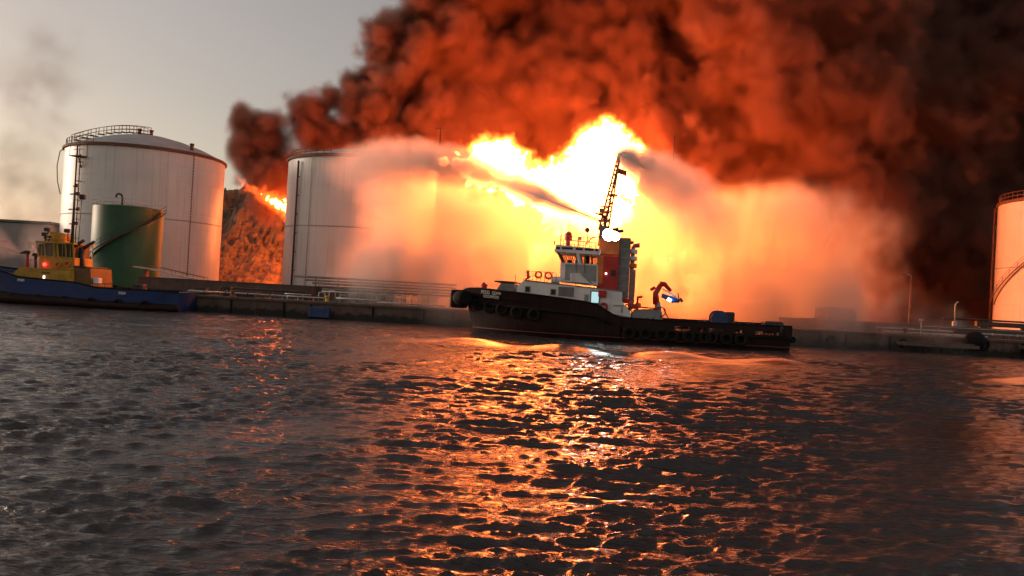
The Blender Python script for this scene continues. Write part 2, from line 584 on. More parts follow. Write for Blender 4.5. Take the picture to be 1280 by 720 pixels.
def make_smoke():
    rng = random.Random(11)
    Yf = 158.0
    sp = []
    # outline against the sky and the lit billows behind it
    outline = [(478, 62, 28), (498, 42, 26), (530, 30, 34), (565, 45, 45), (520, 85, 38), (490, 110, 34), (545, 5, 36), (590, -20, 50),
               (392, 140, 28), (418, 125, 24), (380, 165, 20), (445, 130, 30), (470, 140, 34), (410, 165, 30), (440, 175, 34), (480, 180, 36),
               (318, 165, 24), (305, 155, 20), (312, 190, 26), (335, 185, 20), (322, 220, 24), (340, 215, 26), (355, 235, 22), (370, 205, 22),
               (300, 205, 12), (335, 150, 14), (330, 255, 22)]
    for (x, y, r) in outline:
        sp.append(px_sphere(x, y, r * 1.06, Yf + rng.uniform(0, 5) + r * 0.12))
    for i in range(150):
        x = rng.uniform(520, 1420); y = rng.uniform(-420, 205)
        lim = 560 - 0.35 * y if y < 30 else 520
        if x < lim: continue
        r = rng.uniform(45, 85)
        sp.append(px_sphere(x, y, r, Yf + 6 + rng.uniform(0, 14) + 15 * abs((x - 760) / 500.0)))
    for (x, y, r) in [(540, 150, 50), (590, 130, 50), (640, 110, 60), (560, 190, 36), (700, 100, 70), (780, 90, 66), (850, 120, 70), (620, 160, 44),
                      (690, 160, 44), (830, 160, 46), (880, 180, 56), (930, 200, 60), (980, 220, 60), (1040, 250, 66), (1100, 280, 60), (1120, 340, 50),
                      (1180, 320, 60), (1240, 330, 60), (1150, 250, 70), (1240, 240, 80), (800, 150, 24), (840, 165, 22), (1080, 370, 40)]:
        sp.append(px_sphere(x, y, r, Yf + rng.uniform(0, 8) + r * 0.12))
    # a nearer bulge of smoke that shades everything beyond it from the fire
    for (x, y, r) in [(985, 125, 52), (965, 45, 62), (935, -45, 70), (890, -140, 85), (1020, 195, 42), (1050, 245, 36), (1075, 300, 32), (1090, 350, 26), (1060, 110, 60), (1050, 20, 70), (1020, -80, 80)]:
        sp.append(px_sphere(x, y, r, 147.5))
    for i in range(12):
        for j in range(10):
            x, y = 545 + i * 82 + rng.uniform(-20, 20) + (30 if j > 7 else 0), 330 - j * 84 + rng.uniform(-20, 20)
            if x < 620 and y > 200: continue
            if x < 545 + max(0, -y * .15): continue
            sp.append(px_sphere(x, y, rng.uniform(66, 84), 178))
    for (x, y, r) in [(345, 180, 18), (330, 172, 26), (322, 195, 28), (345, 210, 26), (365, 225, 24), (310, 178, 22), (300, 170, 14)]:
        sp.append(px_sphere(x, y, r, 166))
    far_side = [q for q in sp if q[0] > 32]
    sp = billow([q for q in sp if q[0] <= 32], 2, 5, n=(12, 9), ratio=(0.26, 0.5), rmin=1.0) + billow(far_side, 1, 6, n=(6,), ratio=(.4, .6), rmin=2.0)
    vox = 0.8
    bmin = (-60.0, 136.0, 2.0)
    shape = (240, 62, 150)
    d = sphere_field(bmin, vox, shape, sp)
    d += 0.7 * fbm3(shape, 3.2, 5, 3)
    gx = (bmin[0] + np.arange(shape[0], dtype=np.float32) * vox)[:, None, None]
    ramp = 2.6 + 6.0 * smoothstep(-22, 8, gx) + 9.0 * smoothstep(15, 50, gx)      # a crisp edge against the sky, softer inside
    d += (.5 + 2.6 * smoothstep(-5, 40, gx)) * fbm3(shape, 3.3, 6, 2)
    dens = np.clip(-d / ramp, 0, 1).astype(np.float32)
    dens[:, :2] = 0; dens[:, -1] = 0; dens[0] = 0; dens[-1] = 0; dens[:, :, 0] = 0; dens[:, :, -1] = 0
    core = bpy.data.materials.new("smoke_core"); core.use_nodes = True
    b = core.node_tree.nodes["Principled BSDF"]
    b.inputs["Base Color"].default_value = (0.065, 0.04, 0.032, 1); b.inputs["Roughness"].default_value = 1; b.inputs["Specular IOR Level"].default_value = 0
    veil = vol_mat("smoke_veil", (0.34, 0.165, 0.12), 1.3, 0.0)
    o = grid_object("smoke", dens.astype(np.float32), bmin, vox, veil, 0.97, core, 0.0)
    tag(o, "thick black oil smoke billowing above the fire, lit orange from below", "smoke", kind='stuff')


make_smoke()


def make_mist():
    vox = 0.8
    bmin = (-26.0, 90.0, 0.3)
    shape = (100, 45, 36)
    gx = (bmin[0] + np.arange(shape[0]) * vox)[:, None, None]
    gy = (bmin[1] + np.arange(shape[1]) * vox)[None, :, None]
    gz = (bmin[2] + np.arange(shape[2]) * vox)[None, None, :]
    n1 = fbm3(shape, 3.3, 21, 2); n2 = fbm3(shape, 2.6, 22, 4)
    top = np.interp(gx, [-30, -20, -2, 9, 13, 18, 26, 52], [22.5, 22.5, 18, 14, 14, 21, 21.5, 20]) + 1.0 * n1
    dens = smoothstep(-23.5, -17.5, gx + 1.6 * n1) * (1 - smoothstep(41.0, 50.0, gx + 3.0 * n1))
    dens = dens * (1 - smoothstep(-3.5, 0.5, gz - top)) * smoothstep(0, 6, gy - 94 + 3.5 * smoothstep(-12, -8, gx) - 10 * smoothstep(4, 13, gz)) * (1 - smoothstep(110, 121, gy))
    fall = fbm3(shape[:2] + (2,), 2.0, 24, 3)[:, :, :1]      # the water falls in curtains
    dens = dens * np.clip(0.75 + 0.2 * n2 + .3 * fall, 0.15, 1.7) * (1 - .55 * (1 - smoothstep(96, 102, gy))) * (1 + .5 * (1 - smoothstep(-14, -4, gx)) + .3 * smoothstep(22, 30, gx))
    m = vol_mat("spray_mist", (0.94, 0.91, 0.89), 0.29, 0.6)
    o = grid_object("spray", dens.astype(np.float32), bmin, vox, m)
    tag(o, "bright orange curtain of falling water spray in front of the fire", "water spray", kind='stuff')


make_mist()
# ---------------------------------------------------------------- shared materials
M_WHITE_TANK = mat("tank_white_paint", (0.74, 0.72, 0.69), 0.42, var=0.05, vscale=0.25, streak=0.26, bump=0.12, bscale=0.5)
M_TANK_ROOF = mat("tank_roof_paint", (0.42, 0.40, 0.38), 0.6, var=0.1, vscale=0.4)
M_GREEN = mat("green_tank_paint", (0.015, 0.075, 0.026), 0.48, var=0.14, vscale=0.5, streak=0.35, streak_col=(0.02, 0.05, 0.03))
M_RUST = mat("rusty_steel", (0.16, 0.07, 0.04), 0.8, var=0.25, vscale=3)
M_DARK = mat("dark_steel", (0.035, 0.032, 0.03), 0.55, var=0.2, vscale=3)
M_PIPE = mat("galvanised_pipe", (0.5, 0.48, 0.45), 0.45, metal=0.3, var=0.12, vscale=2)
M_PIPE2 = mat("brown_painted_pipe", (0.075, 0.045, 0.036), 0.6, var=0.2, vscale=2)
M_CONC = mat("quay_concrete", (0.13, 0.085, 0.068), 0.85, var=0.2, vscale=0.6, streak=0.55, streak_col=(0.05, 0.042, 0.038), bump=0.5, bscale=2.5, grime=0.4)
def tide_band(m):
    """Wet weed and mud below the tide line, with a ragged upper edge."""
    nt = m.node_tree; b = nt.nodes["Principled BSDF"]; N, L = nt.nodes.new, nt.links.new
    src = b.inputs["Base Color"].links[0].from_socket
    tc = N("ShaderNodeTexCoord"); sp = N("ShaderNodeSeparateXYZ"); L(tc.outputs["Object"], sp.inputs[0])
    n = N("ShaderNodeTexNoise"); n.inputs["Scale"].default_value = 1.1; n.inputs["Detail"].default_value = 6; L(tc.outputs["Object"], n.inputs["Vector"])
    ad = N("ShaderNodeMath"); ad.operation = 'MULTIPLY_ADD'; ad.inputs[1].default_value = 1.6; L(n.outputs["Fac"], ad.inputs[0]); L(sp.outputs[2], ad.inputs[2])
    r = N("ShaderNodeMapRange"); r.inputs["From Min"].default_value = 1.35; r.inputs["From Max"].default_value = 1.75; r.inputs["To Min"].default_value = 1; r.inputs["To Max"].default_value = 0
    L(ad.outputs[0], r.inputs["Value"])
    mx = N("ShaderNodeMix"); mx.data_type = 'RGBA'; L(r.outputs[0], mx.inputs[0]); L(src, mx.inputs[6]); mx.inputs[7].default_value = (.022, .02, .014, 1)
    L(mx.outputs[2], b.inputs["Base Color"])


M_QUAY = mat("tidal_quay_concrete", (0.13, 0.08, 0.06), 0.8, var=0.3, vscale=0.6, streak=0.6, streak_col=(0.05, 0.035, 0.028), bump=0.7, bscale=2.5, grime=0.5)
tide_band(M_QUAY)
M_BUILD = mat("grey_rendered_wall", (0.3, 0.27, 0.25), 0.9, var=0.12, vscale=0.3, streak=0.25, streak_col=(0.12, 0.11, 0.1))
M_SHED = mat("dark_shed_sheeting", (0.06, 0.045, 0.04), 0.8, var=0.2, vscale=0.5)
M_ROOFB = mat("sheet_roof", (0.16, 0.15, 0.145), 0.7, var=0.15, vscale=0.6)
M_GLASSD = mat("dark_window_glass", (0.02, 0.022, 0.025), 0.12, var=0.0)
M_RUBBER = mat("black_rubber", (0.013, 0.011, 0.01), 0.8, spec=0.2, var=0.25, vscale=4, bump=0.4)
M_BLUEBOX = mat("blue_painted_steel", (0.03, 0.06, 0.16), 0.5, var=0.2, vscale=1.5, streak=0.4)
M_YEL = mat("yellow_paint", (0.62, 0.36, 0.03), 0.45, var=0.12, vscale=1.5, streak=0.3)
M_GROUND = mat("yard_ground", (0.11, 0.085, 0.07), 0.95, var=0.3, vscale=0.15, bump=0.6, bscale=1.5)
M_ROCK = mat("bare_rock", (0.22, 0.14, 0.09), 0.95, var=0.3, vscale=0.5, bump=0.5, bscale=0.9, grime=0.75, stretch=(.45, .45, 1.9))

# ---------------------------------------------------------------- ground, quay, hill
QY, QZ = 96.0, 2.0
g = MB()
g.add([(-3500, QY + 0.9, QZ - 0.02), (3500, QY + 0.9, QZ - 0.02), (3500, 4500, QZ - 0.02), (-3500, 4500, QZ - 0.02)], [(0, 1, 2, 3)])
tag(g.build("ground", M_GROUND), kind='structure')

q = empty("quay", (0, QY, 0)); tag(q, kind='structure')
w = MB(); w.box((0, 0.6, 0.3), (900, 1.2, 2.9)); w.build("quay_wall", M_QUAY, q)
w = MB(); w.box((0, 0.52, 1.87), (900, 1.4, 0.28), bev=0.03); w.build("coping", M_CONC, q)
rng = random.Random(77)
x = -92.0
while x < 92:
    w = MB(); h_ = rng.uniform(1.3, 1.9); w.box((x, -.06, 1.75 - h_ / 2 + rng.uniform(-.15, .1)), (.24, .12, h_), bev=.03); w.build("rubbing_post", M_RUBBER, q)
    if rng.random() < .3:
        w = MB(); w.torus((x + rng.uniform(.8, 1.6), -.2, rng.uniform(.8, 1.2)), .45, .17, 'Y', 18, 8); w.build("quay_tyre", M_RUBBER, q)
    x += rng.uniform(3.0, 7.5)
for x in (-30.2, 49.0, 60.5):
    for s_ in (-.22, .22):
        w = MB(); w.tube([(x + s_, -.12, -.4), (x + s_, -.12, 2.5), (x + s_, .3, 2.75)], .035, 6); w.build("ladder_rail", M_RUST, q)
    for i in range(8):
        w = MB(); w.box((x, -.12, .1 + .3 * i), (.44, .05, .04)); w.build("ladder_rung", M_RUST, q)


def make_hill():
    nx, ny = 330, 190
    xs = np.linspace(-112, 45, nx); ys = np.linspace(158, 240, ny)
    X, Y = np.meshgrid(xs, ys, indexing='ij')
    sh = (330, 330, 2)
    n = fbm3(sh, 2.7, 31, 3)[:, :ny, 0]
    n2 = fbm3(sh, 2.0, 32, 10)[:, :ny, 0]
    n3 = fbm3(sh, 1.2, 33, 40)[:, :ny, 0]
    ridge = 24.0 * np.exp(-((X + 60) / 33.0) ** 8) + 17 * smoothstep(-70, -30, X) * (1 - smoothstep(20, 45, X))
    ridge = np.minimum(ridge, 25.0)
    prof = smoothstep(156, 204, Y + 1.5 * n) * (1 - 0.7 * smoothstep(212, 250, Y))
    Z = QZ - 0.4 + (ridge + .8 * n + 0.2 * n2 + .05 * n3) * prof
    Z += .5 * np.sin(Z * 1.3 + 1.5 * n2) * prof
    V = np.stack([X, Y, Z], -1).reshape(-1, 3)
    i = (np.arange(nx - 1)[:, None] * ny + np.arange(ny - 1)[None, :])
    F = np.stack([i, i + ny, i + ny + 1, i + 1], -1).reshape(-1, 4)
    me = bpy.data.meshes.new("hill"); me.from_pydata(V.tolist(), [], F.tolist())
    me.materials.append(M_ROCK)
    o = bpy.data.objects.new("hill", me); COL.objects.link(o); tag(o, kind='structure')


make_hill()


# ---------------------------------------------------------------- storage tanks
def ring_rail(mb, c, r, z, a0, a1, h=1.05, n=30, rr=0.045, post_every=2):
    for hh in (h, h * 0.5):
        mb.tube([(c[0] + r * math.cos(a0 + (a1 - a0) * i / n), c[1] + r * math.sin(a0 + (a1 - a0) * i / n), z + hh) for i in range(n + 1)], rr, 6)
    for i in range(0, n + 1, post_every):
        a = a0 + (a1 - a0) * i / n
        p = (c[0] + r * math.cos(a), c[1] + r * math.sin(a))
        mb.tube([(p[0], p[1], z), (p[0], p[1], z + h)], rr, 6)


def spiral_stair(parent, r, z0, z1, a0, a1, m, steps=40):
    s = MB()
    for k in (0.06, 0.72):
        s.tube([((r + k) * math.cos(a0 + (a1 - a0) * i / 40), (r + k) * math.sin(a0 + (a1 - a0) * i / 40), z0 + (z1 - z0) * i / 40) for i in range(41)], 0.09, 6)
    s.build("stair_stringer", m, parent)
    h = MB()
    for dz in (0.55, 1.05):
        h.tube([((r + .75) * math.cos(a0 + (a1 - a0) * i / 40), (r + .75) * math.sin(a0 + (a1 - a0) * i / 40), z0 + dz + (z1 - z0) * i / 40) for i in range(41)], 0.035, 5)
    for i in range(0, 41, 4):
        a = a0 + (a1 - a0) * i / 40; z = z0 + (z1 - z0) * i / 40
        h.tube([((r + .75) * math.cos(a), (r + .75) * math.sin(a), z), ((r + .75) * math.cos(a), (r + .75) * math.sin(a), z + 1.05)], 0.035, 5)
    h.build("stair_handrail", m, parent)
    t = MB()
    for i in range(steps):
        a = a0 + (a1 - a0) * (i + .5) / steps; z = z0 + (z1 - z0) * (i + .5) / steps
        t.box(((r + .4) * math.cos(a), (r + .4) * math.sin(a), z), (0.66, 0.3, 0.04), rz=a)
    t.build("stair_tread", m, parent)


def storage_tank(x, y, r, h, label, group=None, dome=4.2):
    t = empty("storage_tank", (x, y, QZ))
    tag(t, label, "storage tank", group)
    s = MB(); s.lathe((0, 0, 0), [(r + .12, 0), (r + .12, .15), (r - .05, .16)], 96); s.build("base_ring", M_RUST, t)
    nc_ = 9
    for i in range(nc_):
        rr_ = r + (.012 if i % 2 else 0) + random.Random(i * 7 + int(x)).uniform(0, .006)
        z0, z1 = .16 + (h - .16) * i / nc_, .16 + (h - .16) * (i + 1) / nc_
        s = MB(); s.lathe((0, 0, 0), [(rr_, z0 + .008), (rr_, z1 - .008)], 96); s.lathe((0, 0, 0), [(rr_ - .03, z0 + .001), (rr_, z0 + .008)], 96); s.lathe((0, 0, 0), [(rr_, z1 - .008), (rr_ - .03, z1 - .001)], 96); s.build("shell_course", M_WHITE_TANK, t)
    s = MB(); s.lathe((0, 0, h), [(r + .02, .02), (r * .97, .22), (r * .75, dome * .42), (r * .5, dome * .72), (r * .25, dome * .93), (0.02, dome)], 96); s.build("roof", M_TANK_ROOF, t)
    s = MB(); s.lathe((0, 0, h), [(r, -.42), (r + .32, -.4), (r + .32, -.06), (r + .1, -.02), (r + .1, .1)], 96, smooth=False); s.build("rim", M_RUST, t)
    s = MB(); s.lathe((0, 0, h * .5), [(r, -.1), (r + .1, -.08), (r + .1, .06), (r, .08)], 96, smooth=False); s.build("wind_girder", M_TANK_ROOF if group is None else M_WHITE_TANK, t)
    return t


def face_pipe(t, ang, r, z0, z1, rad, name, m, off=0.25):
    p = MB(); x, y = (r + off) * math.cos(ang), (r + off) * math.sin(ang)
    p.tube([(x, y, z0), (x, y, z1)], rad, 8)
    k = z0 + 1.0
    while k < z1:
        p.tube([(x, y, k), ((r - .05) * math.cos(ang), (r - .05) * math.sin(ang), k)], rad * .6, 6)
        k += 3.0
    return p.build(name, m, t)


def toward(x, y):
    return math.atan2(-y, -x)          # the side of a tank at (x, y) that faces the viewer


# the tank beside the yellow tug
T1 = storage_tank(-63.5, 137.5, 12.5, 22.3, "big white storage tank with rusty rim and railed roof walkway, behind the green tank", dome=3.5)
f1 = toward(-63.5, 137.5)
wk = MB()
a_w = f1 - R(62)
pts = [(12.4 * math.cos(a_w) * (1 - k / 10), 12.4 * math.sin(a_w) * (1 - k / 10)) for k in range(11)]
rz_ = [22.3 + 0.25 + 3.5 * (1 - (1 - k / 10) ** 2) for k in range(11)]
for side in (-.5, .5):
    ox, oy = -math.sin(a_w) * side, math.cos(a_w) * side
    for hh in (.55, 1.15):
        wk.tube([(p[0] + ox, p[1] + oy, z + hh) for p, z in zip(pts, rz_)], 0.05, 6)
    for p, z in zip(pts, rz_):
        wk.tube([(p[0] + ox, p[1] + oy, z - .1), (p[0] + ox, p[1] + oy, z + 1.15)], 0.05, 6)
wk.build("roof_walkway_rail", M_RUST, T1)
wk = MB()
for i in range(10):
    wk.box(((pts[i][0] + pts[i + 1][0]) / 2, (pts[i][1] + pts[i + 1][1]) / 2, (rz_[i] + rz_[i + 1]) / 2), (1.3, 1.0, .08), rz=a_w)
wk.build("roof_walkway", M_DARK, T1)
rr = MB(); ring_rail(rr, (0, 0), 12.3, 22.35, f1 - R(95), f1 - R(40), 1.1, 18, 0.05); rr.build("rim_railing", M_RUST, T1)
for (dx, dy) in ((-1.2, -1.0), (9.7, -5.6), (0.2, 0.3)):
    v = MB(); z = 22.3 + 3.5 * (1 - (math.hypot(dx, dy) / 12.5) ** 1.6)
    v.tube([(dx, dy, z - .1), (dx, dy, z + .9)], .28, 10); v.tube([(dx, dy, z + .9), (dx, dy, z + 1.15)], [.42, .3], 10)
    v.build("roof_vent", M_RUST, T1)
face_pipe(T1, f1 - R(51), 12.5, .2, 21.6, .12, "standpipe", M_RUST, .5)
face_pipe(T1, f1 - R(48), 12.5, .2, 20.4, .08, "standpipe", M_RUST, .4)
pf = MB()
ap = f1 - R(49); px_, py_ = 13.1 * math.cos(ap), 13.1 * math.sin(ap)
pf.box((px_, py_, 20.0), (1.5, 2.4, .1), rz=ap)
for s in (-1.1, 1.1):
    for k in (-.65, .65):
        bx = px_ + k * math.cos(ap) - s * math.sin(ap); by = py_ + k * math.sin(ap) + s * math.cos(ap)
        pf.tube([(bx, by, 20), (bx, by, 22.0)], .05, 5)
pf.tube([(px_ - 1.1 * math.sin(ap), py_ + 1.1 * math.cos(ap), 21.1), (px_ + 1.1 * math.sin(ap), py_ - 1.1 * math.cos(ap), 21.1)], .05, 5)
pf.tube([(px_, py_, 20), (12.45 * math.cos(ap), 12.45 * math.sin(ap), 18.2)], .08, 6)
pf.build("platform", M_RUST, T1)
hp = MB(); ah = f1 - R(86)
hp.tube([(12.5 * math.cos(ah), 12.5 * math.sin(ah), 22.1), (13.1 * math.cos(ah), 13.1 * math.sin(ah), 21.4), (13.4 * math.cos(ah), 13.4 * math.sin(ah), 19),
         (13.2 * math.cos(ah), 13.2 * math.sin(ah), 16.5), (12.7 * math.cos(ah), 12.7 * math.sin(ah), 14.5)], .08, 6)
hp.build("overflow_pipe", M_RUST, T1)
sm_ = MB(); asm = f1 + R(33)
for i in range(46):
    z = .6 + i * .47
    sm_.box((12.53 * math.cos(asm), 12.53 * math.sin(asm), z), (.08, .16, .34), rz=asm)
sm_.build("shell_seam", M_RUST, T1)

# the tank behind the spray
T2 = storage_tank(-26.4, 137.5, 12.5, 22.6, "white storage tank half hidden by the orange spray", dome=2.7)
f2 = toward(-26.4, 137.5)
face_pipe(T2, f2 - R(53.5), 12.5, .1, 21.6, .16, "standpipe", M_PIPE2, .35)
face_pipe(T2, f2 - R(40), 12.5, .1, 22.0, .06, "standpipe", M_TANK_ROOF, .15)
rr = MB(); ring_rail(rr, (0, 0), 12.3, 22.6, f2 - R(80), f2 - R(25), 1.0, 18, 0.05); rr.build("rim_railing", M_RUST, T2)
v = MB(); v.tube([(0, 0, 25.2), (0, 0, 26.0)], .3, 10); v.tube([(0, 0, 26.0), (0, 0, 26.3)], [.5, .3], 10); v.build("roof_vent", M_RUST, T2)

# the tank at the edge of the frame, with the fire on its near flank
T3 = storage_tank(96.6, 137.0, 12.5, 23.0, "white storage tank on the dark side of the fire, lit orange on one flank", dome=2.2)
f3 = toward(96.6, 137.0)
rr = MB(); ring_rail(rr, (0, 0), 12.35, 23.05, f3 - R(110), f3 + R(60), 1.3, 60, 0.06); rr.build("rim_railing", M_RUST, T3)
spiral_stair(T3, 12.5, 5.2, 17.5, f3 - R(76), f3 - R(5), M_RUST, 60)
for k in (-92, -88):
    face_pipe(T3, f3 - R(-k) if k > 0 else f3 + R(k), 12.5, .1, 22.4, .16, "standpipe", M_RUST, .45)

# the small green tank
GT = empty("green_tank", (-56.6, 117.6, QZ)); tag(GT, "small dark green tank standing in front of the big white tank", "storage tank")
gr_, gh_ = 4.75, 11.6
s = MB(); s.lathe((0, 0, 0), [(gr_ + .06, 0), (gr_ + .06, .1), (gr_, .11), (gr_, gh_)], 72); s.build("shell", M_GREEN, GT)
s = MB(); s.lathe((0, 0, gh_), [(gr_ + .02, .01), (gr_ * .6, .3), (.02, .5)], 72); s.build("roof", M_GREEN, GT)
s = MB(); ring_rail(s, (0, 0), gr_ - .05, gh_, 0, 2 * PI, 1.0, 40, .03); s.build("railing", M_TANK_ROOF, GT)
fg = toward(-56.6, 117.6)
s = MB(); s.tube([(.2, -2.6, gh_ + .2), (.2, -2.6, gh_ + 1.3), (.05, -2.6, gh_ + 1.7), (-.3, -2.6, gh_ + 1.85), (-.65, -2.6, gh_ + 1.7), (-.75, -2.6, gh_ + 1.3)], .14, 8); s.build("gooseneck_vent", M_DARK, GT)
spiral_stair(GT, gr_, 3.6, 11.2, fg - R(80), fg + R(62), M_DARK, 40)

# ---------------------------------------------------------------- low grey buildings on the left
def building(name, x0, x1, y0, y1, z1, label, nwin, m=M_BUILD, wz=None):
    b = empty(name, ((x0 + x1) / 2, (y0 + y1) / 2, QZ)); tag(b, label, "building")
    L_, D_, H_ = x1 - x0, y1 - y0, z1 - QZ
    w = MB(); w.box((0, 0, H_ / 2 - .2), (L_, D_, H_ + .4)); w.build("wall", m, b)
    w = MB(); w.box((0, 0, H_ + .3), (L_ + .8, D_ + .8, .35)); w.build("roof", M_ROOFB, b)
    for i in range(nwin):
        xx = -L_ / 2 + L_ * (i + .5) / nwin
        zz = wz if wz is not None else H_ * .62
        f = MB(); f.box((xx, -D_ / 2 - .04, zz), (1.7, .12, 1.3)); fo = f.build("window", M_ROOFB, b)
        g_ = MB(); g_.box((xx, -D_ / 2 - .11, zz), (1.5, .04, 1.1)); g_.build("pane", M_GLASSD, fo)
    return b


building("warehouse", -112, -76.4, 132, 150, 11.4, "long low grey warehouse at the edge of the yard, beside the big tank", 7)
building("pump_house", -79.5, -72.0, 152, 164, 15.4, "narrow taller grey block just behind the long warehouse", 1)

# ---------------------------------------------------------------- pipework on the quay
rack = empty("pipe_rack", (-17.5, 102.0, QZ)); tag(rack, "steel pipe rack with stacked brown pipes on the quay before the white tank", "pipe rack")
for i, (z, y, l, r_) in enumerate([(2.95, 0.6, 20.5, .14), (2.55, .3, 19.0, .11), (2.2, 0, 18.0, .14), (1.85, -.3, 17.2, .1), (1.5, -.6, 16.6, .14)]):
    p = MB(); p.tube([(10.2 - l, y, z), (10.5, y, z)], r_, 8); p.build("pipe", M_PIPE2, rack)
for i in range(7):
    x = -7.6 + i * 2.9
    p = MB()
    p.box((x, .8, 1.5), (.12, .12, 3.0)); p.box((x, -.8, .9), (.12, .12, 1.8)); p.box((x, 0, 1.45), (.1, 1.75, .1))
    p.build("rack_frame", M_RUST, rack)
mf = empty("pipe_manifold", (-17.5, 99.2, QZ)); tag(mf, "row of pale looped pipes and valves along the quay edge", "pipework")
rng = random.Random(3)
for i in range(11):
    x = -6.3 + i * 1.28
    h = rng.uniform(.9, 1.75); wdt = rng.uniform(.5, .9)
    p = MB(); p.tube([(x, .2, 0), (x, .2, h - .12), (x + .12, .2, h), (x + wdt - .12, .2, h), (x + wdt, .2, h - .12), (x + wdt, .2, 0)], rng.uniform(.05, .085), 7); p.build("loop_pipe", M_PIPE, mf)
    if i % 2 == 0:
        p = MB(); p.torus((x + wdt / 2, -.1, h * .62), .2, .03, 'Y', 14, 5); p.tube([(x + wdt / 2, .2, h * .62), (x + wdt / 2, -.1, h * .62)], .04, 6); p.build("valve_wheel", M_RUST, mf)
for (x0, x1, y, z, r_) in [(-16.5, -11, .3, .38, .1), (-10.5, -7.2, .1, .7, .07), (-11.0, -5.5, -.4, .42, .09), (-4, 1.2, -.5, .5, .12), (1.0, 9.5, -.6, .28, .1), (-6, 4, .5, 1.25, .07)]:
    p = MB(); p.tube([(x0, y, z), (x1, y, z)], r_, 8)
    k = x0 + .4
    while k < x1:
        p.box((k, y, z / 2), (.08, .14, z)); k += 1.9
    p.build("pipe", M_PIPE, mf)

fw = MB(); fw.box((-31.5, 103.4, QZ + .85), (33, .25, 1.7)); fw.box((-31.5, 103.4, QZ + 1.76), (33.2, .4, .12))
tag(fw.build("bund_wall", M_CONC), "low dark concrete wall running along the quay under the tanks", "wall")
bw = MB(); bw.box((62, 103.4, QZ + .55), (55, .25, 1.1)); bw.box((62, 103.4, QZ + 1.16), (55.2, .4, .12))
tag(bw.build("bund_wall", M_CONC), "low concrete wall behind the pipes on the dark side of the quay", "wall")
rng = random.Random(12)
for i, (x, y, s, lab) in enumerate([(-38.2, 99.3, (1.4, 1.0, .8), "low dark steel box on the quay nearest the gangway"), (-35.2, 99.8, (.9, .9, 1.1), "tall narrow dark cabinet standing on the quay past the gangway"),
                                    (-32.6, 99.1, (2.2, .9, .55), "long flat dark crate on the quay before the rocky hill")]):
    c = empty("equipment_box", (x, y, QZ)); tag(c, lab, "box")
    k = MB(); k.box((0, 0, s[2] / 2), s, bev=.04); k.build("body", M_DARK, c)
    k = MB(); k.box((0, 0, s[2] + .03), (s[0] + .08, s[1] + .08, .06)); k.build("lid", M_PIPE2, c)
    k = MB(); k.box((0, -s[1] / 2 - .03, s[2] * .6), (.25, .06, .06)); k.build("handle", M_PIPE, c)

gw = empty("gangway", (-44.7, 104.9, QZ)); tag(gw, "pale sloping gangway in front of the green tank", "gangway")
k = MB(); k.prism([(-4.6, 2.98), (-4.6, 3.12), (-2.6, 2.95), (4.9, 1.68), (4.9, 1.45), (-2.6, 2.75)], -.6, .6); k.build("ramp", M_PIPE, gw)
for sy in (-.58, .58):
    k = MB()
    k.tube([(-2.4, sy, 3.3), (4.8, sy, 2.1)], .03, 5)
    for j in range(6): k.tube([(-2.4 + 1.44 * j, sy, 2.85 - .24 * j), (-2.4 + 1.44 * j, sy, 3.3 - .24 * j)], .025, 5)
    k.build("handrail", M_RUST, gw)
for x, h in ((-3.0, 2.8), (4.6, 1.5)):
    k = MB(); k.box((x, 0, h / 2), (.14, 1.0, h)); k.build("trestle", M_RUST, gw)

fb = empty("pontoon_fender", (-22.7, QY - .55, 0)); tag(fb, "blue steel fender box hung on the quay wall", "fender")
k = MB(); k.box((0, 0, .78), (2.5, .8, 1.25), bev=.08); k.build("body", M_BLUEBOX, fb)
for s in (-.8, .8):
    k = MB(); k.box((s, -.42, .78), (.1, .06, 1.2)); k.build("rib", M_BLUEBOX, fb)
    k = MB(); k.tube([(s, .2, 1.35), (s, .45, 1.95)], .03, 5); k.build("chain", M_DARK, fb)


def bollard(x, y, m, label, h=.75):
    b = empty("bollard", (x, y, QZ + .01)); tag(b, label, "bollard", "mooring bollards on the quay")
    k = MB(); k.lathe((0, 0, 0), [(.34, 0), (.34, .06), (.2, .1), (.18, h - .25), (.3, h - .15), (.3, h - .05), (.2, h), (.01, h + .02)], 16); k.build("post", m, b)
    k = MB(); k.lathe((0, 0, 0), [(.45, -.005), (.45, .05), (.3, .055)], 16, smooth=False); k.build("base_plate", M_RUST, b)


bollard(-22.1, 96.6, M_YEL, "yellow mooring bollard above the blue fender box")
bollard(-33.5, 96.7, M_RUST, "rusty mooring bollard on the quay before the hill")
bollard(47.5, 96.7, M_RUST, "rusty mooring bollard on the quay past the tugboat's stern")
bollard(64.2, 96.7, M_RUST, "rusty mooring bollard on the quay near the frame's edge")

